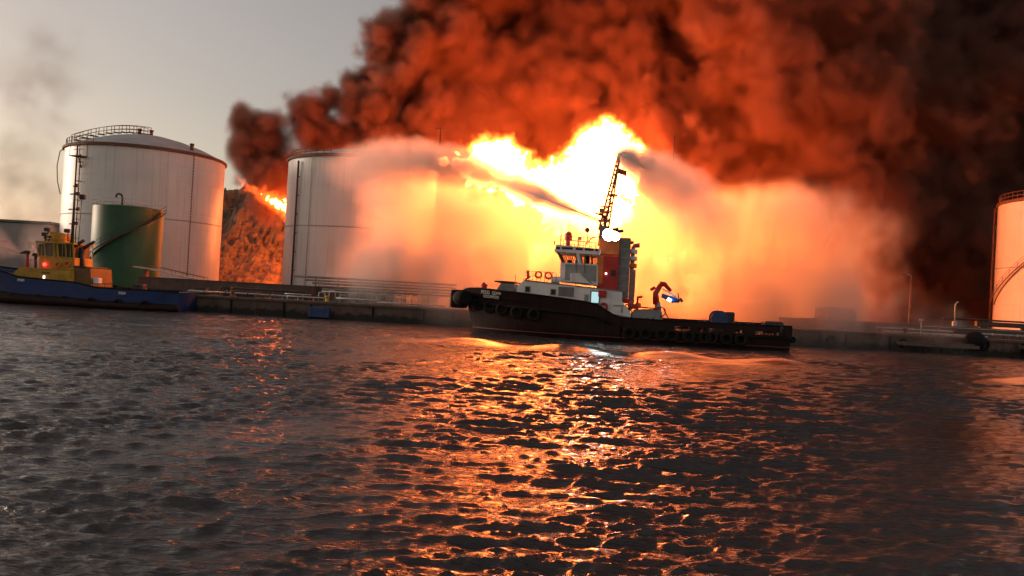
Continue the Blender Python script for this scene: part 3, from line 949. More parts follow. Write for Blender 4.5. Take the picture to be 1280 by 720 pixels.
# ---- the dark side of the quay
for (x0, x1, y, z, r_, lab) in [(45.3, 58.0, 97.7, .22, .1, "long pale pipe lying along the quay edge, nearest the water"), (45.0, 54.5, 99.0, .62, .09, "pale pipe on low stands just behind the one at the quay edge"),
                                (57.5, 72, 98.3, .55, .1, "pale pipe running past the round black fender")]:
    c = empty("pipeline", ((x0 + x1) / 2, y, QZ)); tag(c, lab, "pipe")
    h = (x1 - x0) / 2
    k = MB(); k.tube([(-h, 0, z), (h, 0, z)], r_, 10); k.build("pipe", M_PIPE, c)
    j = -h + .5
    while j < h:
        k = MB(); k.box((j, 0, (z - r_) / 2), (.12, .3, z - r_)); k.build("stand", M_RUST, c)
        k = MB(); k.tube([(j + .9, 0, z), (j + 1.02, 0, z)], r_ * 1.7, 10); k.build("flange", M_PIPE, c)
        j += 3.1
for (x0, x1, y, z, r_, lab) in [(-39.5, -27.5, 98.2, .45, .09, "pale low pipe along the quay in front of the rocky hill"), (-36.5, -25.8, 100.6, 1.0, .13, "dark raised pipe just behind the pale one in front of the hill")]:
    c = empty("pipeline", ((x0 + x1) / 2, y, QZ)); tag(c, lab, "pipe")
    h = (x1 - x0) / 2
    k = MB(); k.tube([(-h, 0, 0), (-h, 0, z - .15), (-h + .15, 0, z), (h, 0, z), (h + .15, 0, z - .15), (h + .15, 0, 0)], r_, 8); k.build("pipe", M_PIPE if r_ < .1 else M_PIPE2, c)
    j = -h + 1.2
    while j < h:
        k = MB(); k.box((j, 0, (z - r_) / 2), (.12, .3, z - r_)); k.build("stand", M_RUST, c)
        k = MB(); k.tube([(j + .7, 0, z), (j + .82, 0, z)], r_ * 1.7, 10); k.build("flange", M_PIPE2, c)
        j += 2.7
for (x, l, z1, lab) in [(50.5, 9.0, 1.15, "low dark mooring platform at the foot of the quay past the tug's stern"), (66.0, 11.0, 1.45, "low dark mooring platform at the foot of the quay past the round fender")]:
    c = empty("mooring_platform", (x, QY - 1.15, 0)); tag(c, lab, "platform")
    k = MB(); k.box((0, 0, z1 - .2), (l, 1.7, .4), bev=.04); k.build("deck", M_CONC, c)
    j = -l / 2 + .6
    while j < l / 2:
        k = MB(); k.tube([(j, -.45, -1.2), (j, -.45, z1 - .4)], .24, 10); k.build("pile", M_RUBBER, c)
        j += 2.1
    k = MB(); k.tube([(-l / 2 + .5, -.6, z1 + .12), (l / 2 - .5, -.6, z1 + .12)], .07, 7); k.build("mooring_rail", M_RUST, c)
hd = empty("hose_reel", (55.0, 97.9, QZ)); tag(hd, "pale coil of hose lying flat on the quay beside the round fender", "hose")
k = MB()
for i in range(4): k.torus((0, 0, .09 + .14 * (i // 2)), 1.15 - .22 * (i % 2), .1, 'Z', 24, 6)
k.build("coil", M_PIPE, hd)
k = MB(); k.tube([(-1.1, 0, .1), (-1.9, -.3, .1), (-2.7, .1, .1), (-3.5, -.1, .1)], .1, 7); k.build("loose_end", M_PIPE, hd)

rl = empty("railing", (58.5, 99.6, QZ)); tag(rl, "pale tubular railing on the quay under the brown pipe bridge", "railing")
k = MB(); k.tube([(-7.6, 0, 0), (-7.6, 0, 1.1), (9, 0, 1.1)], .05, 6); k.build("top_rail", M_PIPE, rl)
k = MB(); k.tube([(-7.6, 0, .55), (9, 0, .55)], .03, 6); k.build("mid_rail", M_PIPE2, rl)
for i in range(1, 9):
    k = MB(); k.tube([(-7.6 + i * 2.05, 0, 0), (-7.6 + i * 2.05, 0, 1.1)], .04, 6); k.build("post", M_PIPE2, rl)

br = empty("pipe_bridge", (66.0, 104.6, QZ)); tag(br, "dark brown pipe bridge crossing in front of the lit tank at the frame's edge", "pipe bridge")
k = MB(); k.box((3.0, 0, 1.75), (17.0, .6, .62)); k.build("girder", M_PIPE2, br)
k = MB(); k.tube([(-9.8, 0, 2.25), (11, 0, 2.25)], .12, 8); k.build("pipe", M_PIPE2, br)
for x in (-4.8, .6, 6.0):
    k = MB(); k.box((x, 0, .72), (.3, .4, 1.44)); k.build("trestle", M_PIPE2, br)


def lamp_post(x, y, h, label, head=True):
    b = empty("lamp_post", (x, y, QZ)); tag(b, label, "lamp post")
    k = MB(); k.tube([(0, 0, 0), (0, 0, h * .35), (0, 0, h)], [.17, .13, .08], 8); k.build("post", M_RUST, b)
    k = MB(); k.lathe((0, 0, 0), [(.3, 0), (.3, .08), (.2, .3)], 12); k.build("base", M_RUST, b)
    if head:
        k = MB(); k.tube([(0, 0, h - .1), (0, 0, h + .15), (-.35, 0, h + .3), (-.9, 0, h + .32)], .05, 6); k.build("arm", M_PIPE, b)
        k = MB(); k.box((-1.05, 0, h + .3), (.55, .25, .14), bev=.03); k.build("lamp_head", M_DARK, b)


lamp_post(54.5, 110, 7.6, "tall thin unlit lamp post on the dark side of the yard")
st = empty("standpipe_post", (57.4, 104.0, QZ)); tag(st, "short pale standpipe with bent top beside the brown pipe bridge", "standpipe")
k = MB(); k.tube([(0, 0, 0), (0, 0, 4.0), (.12, 0, 4.3), (.35, 0, 4.4)], .1, 8); k.build("pipe", M_PIPE, st)
k = MB(); k.box((0, 0, 1.6), (.5, .3, .6)); k.build("junction_box", M_PIPE, st)
st = empty("hydrant_post", (51.3, 100.5, QZ)); tag(st, "small pale hydrant post behind the quay railing", "hydrant")
k = MB(); k.tube([(0, 0, 0), (0, 0, 1.75)], .07, 8); k.build("pipe", M_PIPE, st)
k = MB(); k.box((0, 0, 1.85), (.5, .3, .22), bev=.04); k.build("head", M_PIPE, st)

bf = empty("round_fender", (55.4, QY - .15, 0)); tag(bf, "big round black rubber fender hanging over the quay edge", "fender")
k = MB(); k.sphere((0, -.15, 1.75), 1.15, 20, 14, .95); k.build("ball", M_RUBBER, bf)
for s in (-.8, .8):
    k = MB(); k.torus((s * .9, -.5, 1.35), .62, .2, 'Y', 18, 8); k.build("tyre", M_RUBBER, bf)

# tank trailers standing in the spray
def tank_trailer(x, y, l, h, label):
    t = empty("tank_trailer", (x, y, QZ)); tag(t, label, "trailer")
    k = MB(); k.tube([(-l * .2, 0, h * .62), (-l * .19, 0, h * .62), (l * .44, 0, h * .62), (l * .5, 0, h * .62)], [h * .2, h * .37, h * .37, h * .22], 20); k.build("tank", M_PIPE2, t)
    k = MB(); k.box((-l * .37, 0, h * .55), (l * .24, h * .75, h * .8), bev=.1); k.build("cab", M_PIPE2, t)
    k = MB(); k.box((-l * .49, 0, h * .72), (.05, h * .62, h * .3)); k.build("windscreen", M_GLASSD, t)
    k = MB(); k.box((0, 0, h * .2), (l * .95, .8, .15)); k.build("chassis", M_DARK, t)
    k = MB(); k.box((l * .16, 0, h * 1.02), (.5, .5, .12)); k.tube([(l * .1, 0, h * 1.12), (l * .42, 0, h * 1.1)], .05, 6); k.build("hatch", M_DARK, t)
    for xx in (-.36, .2, .36):
        for sy in (-1, 1):
            k = MB(); k.tube([(xx * l, sy * h * .3, h * .16), (xx * l, sy * h * .4, h * .16)], h * .16, 16); k.build("wheel", M_RUBBER, t)


tank_trailer(43.0, 106.5, 5.0, 2.9, "tank lorry standing on the quay in the orange spray past the tug's stern")
k = empty("container", (38.6, 104.0, QZ)); tag(k, "small steel container half lost in the spray just past the tug's stern", "container")
b = MB(); b.box((0, 0, .65), (1.7, 1.6, 1.3), bev=.03); b.build("body", M_PIPE2, k)
for i in range(6):
    b = MB(); b.box((-.7 + i * .28, -.83, .65), (.1, .06, 1.15)); b.build("rib", M_PIPE2, k)

# two bare poles beyond the fire
def pole(x, y, h, label, stays):
    p = empty("mast_pole", (x, y, QZ)); tag(p, label, "pole")
    k = MB(); k.tube([(0, 0, 0), (0, 0, h * .7), (.05, 0, h)], [.16, .12, .07], 8); k.build("shaft", M_DARK, p)
    k = MB(); k.box((0, 0, .1), (.8, .8, .25)); k.build("footing", M_CONC, p)
    if stays:
        k = MB(); k.tube([(0, 0, h - 1.2), (-3.2, .5, h - 6.5)], .04, 5); k.tube([(-.8, 0, h - .35), (.8, 0, h - .35)], .05, 5); k.build("stay", M_DARK, p)


pole(at(549, 190, 128).x, 128, at(548, 158, 128).z - QZ, "thin dark lightning pole with a stay above the white tank's spray", True)
pole(at(842, 190, 128).x, 128, at(841, 168, 128).z - QZ, "thin bare lightning pole past the tug's mast", False)


# ---------------------------------------------------------------- the smaller fires
def small_fire(name, blobs, Y, vox, label, strength, seed, pad=2.0):
    sp = [px_sphere(x, y, r, Y) for x, y, r in blobs]
    sp = billow(sp, 2, seed, n=(8, 6), ratio=(.35, .55), rmin=.2)
    a = np.array(sp)
    bmin = tuple(float(v) for v in (a[:, :3] - a[:, 3:]).min(0) - pad)
    bmax = (a[:, :3] + a[:, 3:]).max(0) + pad
    shape = tuple(int((b - c) / vox) + 1 for b, c in zip(bmax, bmin))
    d = sphere_field(bmin, vox, shape, sp)
    d += .28 * fbm3(shape, 3.0, seed, 3)
    dens = np.clip(.3 - d / 1.5, 0, 1).astype(np.float32)
    core = emit(name + "_core", (1.0, .2, .04), strength)
    o = grid_object("fire", dens, bmin, vox, vol_mat(name + "_veil", (.3, .15, .1), .02, 0, (1, .1, .01), 1.6), .7, core, .2)
    tag(o, label, "fire", kind='stuff')


small_fire("ridge_flame", [(303, 230, 3), (310, 234, 4), (318, 238, 4), (326, 242, 4), (334, 247, 6), (342, 252, 7), (349, 256, 8), (356, 259, 8), (368, 268, 11), (384, 282, 15), (400, 298, 18), (415, 310, 18), (330, 236, 3), (344, 243, 4)], 158.0, .3,  # larger blobs, unseen behind the tank, added to light its neighbour and the hill
           "streak of red flame running down the rocky hill between the white tanks", 15.0, 41)
# ---------------------------------------------------------------- tugboats
M_HULL = mat("black_hull_paint", (0.021, 0.009, 0.008), 0.6, spec=0.2, var=0.25, vscale=0.8, streak=0.35, streak_col=(0.07, 0.03, 0.02), bump=0.2, bscale=1.2)
M_BOOT = mat("red_boot_topping", (0.1, 0.02, 0.015), 0.6, var=0.25, vscale=1.0)
M_CREAM = mat("white_superstructure_paint", (0.84, 0.81, 0.78), 0.4, var=0.06, vscale=1.0, streak=0.3, bump=0.08, bscale=2)
M_GREYW = mat("grey_superstructure_paint", (0.3, 0.29, 0.28), 0.5, var=0.1, vscale=1.0, streak=0.25)
M_SHADE = mat("grey_steel_door", (0.2, 0.19, 0.18), 0.55, var=0.15, vscale=2)
M_RED = mat("red_funnel_paint", (0.5, 0.022, 0.014), 0.4, var=0.12, vscale=1.0, streak=0.3, streak_col=(0.12, 0.01, 0.01))
M_ORANGE = mat("orange_paint", (0.75, 0.17, 0.03), 0.45, var=0.1, vscale=1.5)
M_MASTG = mat("mast_paint", (0.32, 0.2, 0.17), 0.5, var=0.15, vscale=2)
M_WLINE = mat("white_lettering_paint", (0.8, 0.78, 0.74), 0.5, var=0.1, vscale=6)
M_DECK = mat("wet_steel_deck", (0.06, 0.03, 0.025), 0.22, var=0.25, vscale=2)
M_CRANEB = mat("blue_crane_paint", (0.03, 0.14, 0.5), 0.4, var=0.1, vscale=2)
M_LIGHT_W = emit("floodlight_glass_glare", (0.78, 1.0, 0.93), 45.0)
M_LIGHT_C = emit("lit_doorway_glow", (0.62, 0.95, 1.0), 0.4)
M_LIGHT_B = emit("crane_worklight_glass", (0.45, 0.75, 1.0), 30.0)
M_LIGHT_R = emit("red_running_light", (1.0, 0.03, 0.02), 4.0)
M_LIGHT_S = emit("small_deck_light", (1.0, 0.85, 0.75), 2.0)
M_PANE = bpy.data.materials.new("wheelhouse_glass"); M_PANE.use_nodes = True
_b = M_PANE.node_tree.nodes["Principled BSDF"]
_b.inputs["Transmission Weight"].default_value = 1.0; _b.inputs["Roughness"].default_value = 0.02
_b.inputs["IOR"].default_value = 1.05; _b.inputs["Base Color"].default_value = (0.8, 0.72, 0.62, 1)


def mapper(root_xy, rz):
    """Side-view reader: a photograph pixel and an offset from a boat's centreline to the boat's own x, z."""
    inv = Matrix.Rotation(-rz, 3, 'Z')
    o = inv @ (CAM_M.translation - Vector((root_xy[0], root_xy[1], 0)))

    def T(x, y, dy=0.0):
        d = inv @ (CAM_M.to_3x3() @ Vector(((x - 640) / F_PX, -(y - 360) / F_PX, -1.0)))
        p = o + d * ((dy - o.y) / d.y)
        return (p.x, p.z)
    return T


def loft(stations, keel=-1.6, deck=0.85, nseg=6):
    """Hull from (x, half breadth at the top, half breadth at the water, top z, rake)."""
    mb = MB(); rows = []
    for (x, hd, hw, zs, rk) in stations:
        prof = []
        for k in range(nseg + 1):
            t = k / nseg
            z = keel + (zs - keel) * t
            tw = (z - 0) / max(zs, .1)
            if z < 0: hb = hw * (0.55 + 0.45 * (z - keel) / -keel)
            else: hb = hw + (hd - hw) * (tw ** 1.5)
            prof.append((x + rk * (1 - max(0, z) / zs), hb, z))
        rows.append([(px, -hb, z) for px, hb, z in reversed(prof)] + [(px, hb, z) for px, hb, z in prof])
    m = len(rows[0]); vs = [p for r_ in rows for p in r_]; fs = []
    for i in range(len(rows) - 1):
        for k in range(m - 1):
            fs.append((i * m + k, i * m + k + 1, (i + 1) * m + k + 1, (i + 1) * m + k))
    fs.append(tuple(range(m))); fs.append(tuple(reversed(range((len(rows) - 1) * m, len(rows) * m))))
    mb.add(vs, fs, True)
    dk = []
    for (x, hd, hw, zs, rk) in stations:
        dk += [(x, -hd * .97, zs - deck), (x, hd * .97, zs - deck)]
    mb.add(dk, [(2 * i, 2 * i + 1, 2 * i + 3, 2 * i + 2) for i in range(len(stations) - 1)])
    return mb


# ---- the firefighting tug
RZ = R(-7)
tug = empty("tugboat", (12.3, 85.0, 0.0), RZ)
tag(tug, "black and white firefighting tugboat with red funnel and a floodlit mast, shooting water", "tugboat")
T = mapper((12.3, 85.0), RZ)
st_f = [(-17.45, .8, .12, 4.35, 1.15), (-16.7, 2.2, .6, 4.52, .8), (-15.4, 3.4, 1.6, 4.58, .4), (-13.1, 4.5, 3.0, 4.42, .1), (-11, 5.0, 3.9, 4.32, 0), (-8.5, 5.1, 4.5, 4.15, 0),
        (-6.5, 5.1, 4.8, 4.0, 0), (-4.6, 5.1, 5, 3.82, 0), (-3.2, 5.1, 5, 3.62, 0), (-2.4, 5.1, 5, 3.2, 0), (-1.6, 5.1, 5, 2.72, 0), (-0.9, 5.1, 5, 2.48, 0), (-.5, 5.1, 5, 2.42, 0)]
st_a = [(-.5, 5.1, 5.02, 1.5, 0), (4, 5.1, 5, 1.45, 0), (9, 5.05, 4.9, 1.45, 0), (13, 4.95, 4.6, 1.5, 0), (15.2, 4.6, 4.2, 1.55, 0), (16.0, 4.2, 3.9, 1.6, -.1)]
hull = loft(st_f)
h2 = loft(st_a, deck=0.02)
b0 = len(hull.v); hull.v += h2.v; hull.f += [tuple(b0 + i for i in f) for f in h2.f]; hull.smooth += h2.smooth
# the side walls of the bulwark amidships
hull.build("hull", M_HULL, tug)
for s in (-1, 1):
    k = MB()
    k.tube([(x + rk * .9, s * (hw + (hd - hw) * .02 + .05), .42) for x, hd, hw, zs, rk in st_f] + [(x, s * (hw + .06), .42) for x, hd, hw, zs, rk in st_a[1:]], .07, 6)
    k.build("waterline_stripe", M_BOOT, tug)
    k = MB()
    k.tube([(x + rk * .35, s * (hw + (hd - hw) * .55 + .12), zs * .66) for x, hd, hw, zs, rk in st_f[1:-2]], .16, 7)
    k.build("rubbing_strake", M_RUBBER, tug)
    k = MB(); k.tube([(x, s * (hw + .12), 1.3) for x, hd, hw, zs, rk in st_a], .2, 8); k.build("rubbing_strake", M_RUBBER, tug)
    k = MB(); k.tube([(x, s * hd, zs + .02) for x, hd, hw, zs, rk in st_f], .09, 6); k.build("cap_rail", M_RUBBER, tug)
    # aft bulwark: plates standing on the deck edge, with freeing ports cut between them
    ports = [(4.6, 6.1), (6.9, 7.6), (7.9, 9.3), (10.3, 11.1), (12.4, 14.8)]
    k = MB()
    def hbx(x): return float(np.interp(x, [a[0] for a in st_a], [a[1] for a in st_a])) - .06
    def ztop(x): return float(np.interp(x, [-.5, 3.7, 8.1, 13.1, 15.9], [2.42, 2.37, 2.4, 2.46, 2.49]))
    cuts = sorted({-.5, 2.0, 15.95} | {p for pr in ports for p in pr})
    for a, b in zip(cuts[:-1], cuts[1:]):
        is_port = any(p0 <= (a + b) / 2 <= p1 for p0, p1 in ports)
        z0a = z0b = 1.9 if is_port else 1.42
        ya, yb = hbx(a), hbx(b)
        vs = []
        for (x, y) in ((a, ya), (b, yb)):
            for (yy, zz) in ((y, z0a), (y + .05, z0a), (y + .05, ztop(x)), (y, ztop(x))):
                vs.append((x, s * yy, zz))
        k.add(vs, [(0, 1, 2, 3), (7, 6, 5, 4), (0, 4, 5, 1), (1, 5, 6, 2), (2, 6, 7, 3), (3, 7, 4, 0)])
    k.build("bulwark", M_HULL, tug)
    k = MB(); k.tube([(x, s * (hbx(x) + .03), ztop(x) + .03) for x in np.linspace(-.5, 15.95, 14)], .08, 6); k.build("cap_rail", M_RUBBER, tug)
    k = MB()
    for x in np.linspace(.4, 15.2, 16):
        k.prism([(x - .03, 1.45), (x + .03, 1.45), (x + .03, 2.3), (x - .03, 2.3)], s * (hbx(x) - .3), s * (hbx(x) - .01))
    k.build("bulwark_stay", M_HULL, tug)
    for x0, x1 in ((.2, 3.4), (4.4, 7.6), (8.2, 11.0)):
        for j in range(3):
            xx = x0 + (x1 - x0) * j / 2
            k = MB(); k.torus((xx, s * (5.22), .95), .48, .19, 'Y', 18, 8); k.build("tyre_fender", M_RUBBER, tug)
    for (x, z) in ((-15.6, 2.9), (-14.2, 2.7), (-12.8, 2.55), (-11.2, 2.35), (-9.4, 2.2)):
        hb = float(np.interp(x, [a[0] for a in st_f], [a[2] + (a[1] - a[2]) * .5 for a in st_f]))
        k = MB(); k.torus((x, s * (hb + .2), z), .5, .19, 'Y', 18, 8); k.build("tyre_fender", M_RUBBER, tug)
k = MB(); k.box((15.98, 0, 2.0), (.1, 8.3, 1.0)); k.build("stern_bulwark", M_HULL, tug)
k = MB(); k.tube([(16.15, -4, 1.2), (16.3, -2, 1.2), (16.35, 0, 1.2), (16.3, 2, 1.2), (16.15, 4, 1.2)], .32, 10); k.build("stern_fender", M_RUBBER, tug)

# bow fender roll with the open end of its tyre facing out
k = MB(); k.tube([(-16.75, -3.1, 3.55), (-17.6, -1.9, 3.5), (-17.9, -.6, 3.4), (-17.9, .6, 3.4), (-17.6, 1.9, 3.5), (-16.75, 3.1, 3.55)], .72, 16); k.build("bow_fender", M_RUBBER, tug)
k = MB(); k.box((-18.05, 0, 3.35), (1.5, 2.6, 1.95), bev=.2); k.build("bow_pad", M_RUBBER, tug)
k = MB(); k.torus((-17.75, -1.5, 3.45), .62, .12, 'Y', 24, 8); k.build("bow_tyre", mat("grey_worn_rubber", (.11, .085, .08), .8), tug)

# name on the bow, too blurred in the photograph to read: blocks of paint at letter size
rng = random.Random(8)
k = MB()
def glyph_row(x0, y0, n, gap, w, h):
    for i in range(n):
        if i in gap: continue
        p = T(x0 + i * w, y0 + i * .32, -4.1)
        xx = p[0]; hb = float(np.interp(xx, [a[0] for a in st_f], [a[1] for a in st_f]))
        yy = -hb - .02 + (4.5 - p[1]) * .3
        ww = w / 11.8 * .78; hh = h / 11.8
        bars = [(-.4, 0, .22, 1), (.4, 0, .22, rng.choice((1, .55))), (0, .4, .6, .2), (0, rng.choice((-.4, 0)), .6, .2)]
        for bx, bz, bw, bh in bars:
            k.box((xx + bx * ww, yy, p[1] + bz * hh), (bw * ww, .05, bh * hh))
glyph_row(601.5, 364.5, 9, (4,), 3.0, 4.2)
glyph_row(604.5, 370.0, 7, (), 3.0, 3.6)
k.build("bow_lettering", M_WLINE, tug)

# foredeck gear
k = MB(); x0, z0 = T(622, 366, -2); x1, z1 = T(643, 353, -2)
k.prism([(x0, 3.3), (x0, z1 - .7), (x0 + .35, z1 - .15), (x1, z1 - .15), (x1, 3.3)], -2.4, 2.4); k.build("winch_housing", M_SHADE, tug)
k = MB(); k.box(((x0 + x1) / 2 - .1, 0, z1), (x1 - x0 + .5, 5.0, .16)); k.build("winch_housing_roof", M_DARK, tug)
xx, zz = T(605, 360, -2)
k = MB(); k.tube([(xx, -2, 3.6), (xx, -2, zz + .2)], .3, 12); k.tube([(xx + .2, -2, zz + .1), (xx - .2, -2, zz + .45)], .28, 10); k.build("deck_vent", M_RED, tug)
xx, zz = T(644.5, 343, -3.5)
k = MB(); k.tube([(xx, -3.5, 4.3), (xx, -3.5, zz)], .05, 6); k.build("jackstaff", M_MASTG, tug)

# main deckhouse
pA, pB, pC, pD, pE = T(645.5, 371, -4), T(646, 358, -4), T(655, 350.5, -4), T(778, 364.5, -4), T(777.5, 376, -4)
pF, pG = T(788.5, 391.5, -4), T(789, 398, -4)
k = MB(); k.prism([(pA[0], 2.2), pA, pB, pC, pD, pE, pF, (pF[0], 1.46), (pA[0] + 4, 1.46)], -4, 4); k.build("deckhouse", M_CREAM, tug)
k = MB(); k.prism([(pC[0] - .1, pC[1] + .005), (pC[0] - .1, pC[1] + .1), (pD[0] + .1, pD[1] + .1), (pD[0] + .1, pD[1] + .005)], -4.12, 4.12); k.build("deckhouse_roof", M_SHADE, tug)
def panel(x0, y0, x1, y1, dy, th, name, m, parent=tug, inset=0.0):
    a, b = T(x0, y0, dy), T(x1, y1, dy)
    k = MB(); k.box(((a[0] + b[0]) / 2, dy - th / 2 + inset, (a[1] + b[1]) / 2), (abs(b[0] - a[0]), th, abs(a[1] - b[1]))); return k.build(name, m, parent)
for (x, y) in ((659.5, 361.5), (691.5, 365)):
    w = panel(x - 3.1, y - 4, x + 3.1, y + 4, -4, .08, "porthole_window", M_SHADE)
    panel(x - 2.1, y - 2.8, x + 2.1, y + 2.8, -4.08, .03, "pane", M_GLASSD, w)
panel(696.5, 356.2, 719.5, 371, -4, .07, "shutter_frame", M_CREAM)
for i in range(7):
    panel(698.3 + i * 2.75, 358.2 + i * .15, 700.7 + i * 2.75, 370 + i * .15, -4.07, .04, "shutter_slat", M_SHADE)
panel(729, 364, 737.5, 379, -4, .1, "door", M_CREAM); panel(730.7, 368, 735.5, 377, -4.1, .04, "door_panel", M_GREYW)
panel(738.2, 363, 749.5, 380, -4, .12, "lit_doorway", M_SHADE); panel(739.6, 364.6, 748, 378.6, -4.12, .03, "lit_glass", M_LIGHT_C)
a = T(753, 367, -4.2); k = MB(); k.box((a[0], -4.25, a[1]), (.85, .5, .72), bev=.12); k.build("lifebuoy_box", M_RED, tug)
a = T(754.5, 383.5, -4.2); k = MB(); k.torus((a[0], -4.2, a[1]), .34, .12, 'Y', 20, 8); k.build("lifebuoy", M_RED, tug)
for (x0, y0, x1, y1) in ((767, 381, 780, 381.7),):
    panel(x0, y0, x1, y1 + 1, -4, .12, "handrail", M_SHADE)
panel(777, 384, 777.8, 391, -4, .08, "downpipe", M_SHADE)
a, b = T(752, 391, -4.3), T(790, 398, -4.3)
k = MB(); k.prism([(a[0], 1.47), (a[0], 2.9), (b[0], 2.5), (b[0] + .8, 1.47)], -4.35, -4.02); k.build("side_casing", M_GREYW, tug)
# engine casing and gear aft of the house
a, b = T(791, 384, -3), T(826, 400, -3)
k = MB(); k.prism([(a[0], 1.46), (a[0], a[1] - .5), (a[0] + .4, a[1] - .25), (b[0] - .2, b[1] + 1.05), (b[0], 1.46)], -3, 3); k.build("engine_casing", M_GREYW, tug)
k = MB(); k.box(((a[0] + b[0]) / 2, 0, b[1] + 1.16), (b[0] - a[0] - .2, 6.2, .12), ry=.03); k.build("engine_casing_top", M_RED, tug)
rng = random.Random(5)
for i in range(9):
    x, z = T(rng.uniform(783, 799), rng.uniform(371, 384), -3)
    k = MB()
    if i % 3: k.tube([(x, -3 + .3 * i, z - .6), (x + rng.uniform(-.3, .3), -3 + .3 * i, z), (x + .45, -3 + .3 * i, z + .1)], .1, 7)
    else: k.box((x, -3 + .3 * i, z - .2), (.6, .5, .5), bev=.06)
    k.build("deck_gear", M_ORANGE if i % 2 else M_RED, tug)
for y in (370.5, 374):
    p, q_ = T(795, y, -2), T(806, y + 1.2, -2)
    k = MB(); k.tube([(p[0], -2, p[1]), (q_[0], -2, q_[1])], .03, 5); k.build("boat_hook", M_RED, tug)

# bridge deck and wheelhouse
W = 2.9
def TP(x, y, dy=-W): return T(x, y, dy)
a, b, c, d = TP(700, 329), TP(747, 330), TP(747, 357), TP(700, 352)
k = MB(); k.prism([a, b, c, d], -W, W); k.build("bridge_deckhouse", M_CREAM, tug)
a, b = TP(706.5, 330), TP(744.5, 355)
panel(707, 330, 745, 352, -W, .06, "bridge_side_plate", M_GREYW)
a, b, c, d = TP(713, 342), TP(726, 341.5), TP(738, 354.5), TP(713, 352.5)
k = MB(); k.prism([a, b, c, d], -W - .9, -W - .06); k.build("stair_cover", M_CREAM, tug)
a, b = TP(722, 339), TP(741, 355)
k = MB(); k.tube([(a[0], -W - 1.0, a[1]), (b[0], -W - 1.0, b[1])], .06, 6); k.build("stair_rail", M_SHADE, tug)
for x in (719.5, 730):
    p, q_ = TP(x, 317), TP(x + 1.2, 341)
    k = MB(); k.tube([(p[0], -W - .1, p[1]), (q_[0], -W - .1, q_[1])], .045, 6); k.build("downpipe", M_SHADE, tug)
# windows: splayed bars, panes between, on both sides and across the front
zt, zb = TP(720, 316)[1], TP(720, 329)[1]
xF_b, xF_t, xA = TP(703, 328)[0], TP(697, 314)[0], TP(747, 328)[0]
sill = MB(); sill.prism([(xF_b, zb - .22), (xF_b, zb), (xA, zb), (xA, zb - .22)], -W - .03, W + .03); sill.build("window_sill", M_CREAM, tug)
OUT = .38
for s in (-1, 1):
    n = 6
    for i in range(n + 1):
        t = i / n
        xb, xt = xF_b + (xA - xF_b) * t, xF_t + (xA - xF_t) * t
        k = MB(); wd = .075 if i not in (3,) else .2
        k.tube([(xb, s * W, zb - .02), (xt, s * (W + OUT), zt)], wd, 4, smooth=False); k.build("window_bar", M_MASTG if i != 3 else M_CREAM, tug)
        if i < n:
            t2 = (i + 1) / n
            xb2, xt2 = xF_b + (xA - xF_b) * t2, xF_t + (xA - xF_t) * t2
            k = MB()
            q0 = [(xb + .09, s * W, zb), (xb2 - .09, s * W, zb), (xt2 - .09, s * (W + OUT), zt), (xt + .09, s * (W + OUT), zt)]
            k.add(q0 + [(p[0], p[1] - s * .02, p[2]) for p in q0], [(0, 1, 2, 3), (7, 6, 5, 4), (0, 4, 5, 1), (1, 5, 6, 2), (2, 6, 7, 3), (3, 7, 4, 0)])
            k.build("window_pane", M_PANE, tug)
for i in range(6):
    t = i / 5
    k = MB(); k.tube([(xF_b, -W + 2 * W * t, zb - .02), (xF_t, (-W + 2 * W * t) * (1 + OUT / W), zt)], .1, 4, smooth=False); k.build("window_bar", M_MASTG, tug)
k = MB(); k.box(((xF_b + xA) / 2 + 1, 0, zb - .1), (xA - xF_b - 2, 2 * W - .2, .1)); k.build("bridge_floor", M_SHADE, tug)
for x, y, h in ((xF_b + 1.5, -.8, .9), (xF_b + 2.4, .9, 1.15), (xF_b + .6, .2, .55)):
    k = MB(); k.box((x, y, zb + h / 2 - .1), (.5, .6, h), bev=.1); k.build("bridge_console", M_DARK, tug)
zr = TP(720, 307)[1]
k = MB(); k.prism([(xF_t - .3, zt), (xF_t - .15, zr), (xA + .2, zr - .25), (xA + .2, zt - .12)], -W - OUT - .15, W + OUT + .15); k.build("bridge_roof", M_CREAM, tug)
for i, (x0, x1) in enumerate(((695.5, 700), (702.5, 716), (719.5, 728.5), (731, 742), (744, 748))):
    p, q_ = T(x0, 310 + (x0 - 720) * .055, -3.45), T(x1, 312.6 + (x0 - 720) * .055, -3.45)
    k = MB(); k.box(((p[0] + q_[0]) / 2, -3.44, (p[1] + q_[1]) / 2), (q_[0] - p[0], .06, .24)); k.build("roof_vent_slot", M_GLASSD, tug)
# on the bridge roof
def whip(x, y0, y1, dy, r, name, m=M_MASTG):
    p, q_ = T(x, y0, dy), T(x + .056 * (y0 - y1), y1, dy)
    k = MB(); k.tube([(p[0], dy, p[1]), (q_[0], dy, q_[1])], r, 6); return k.build(name, m, tug)
whip(701, 307, 290, -2.5, .05, "aerial"); whip(701.3, 295, 275, -2.5, .02, "aerial"); whip(711.5, 290, 272, -1, .02, "aerial"); whip(723, 308, 296, -2, .06, "aerial")
whip(693, 306, 301, -3.2, .07, "side_light", M_DARK)
k = MB(); x, z = T(724, 298, -2); k.box((x + .1, -2, z), (.3, .1, .35)); k.build("aerial_box", M_MASTG, tug)
x, z = T(710, 307, -1.5); k = MB(); k.lathe((x, -1.5, z - .15), [(.42, 0), (.42, .12), (.24, .2), (.22, .6), (.36, .75), (.4, 1.1), (.34, 1.45), (.15, 1.62), (.01, 1.65)], 14); k.build("satellite_dome", M_RED, tug)
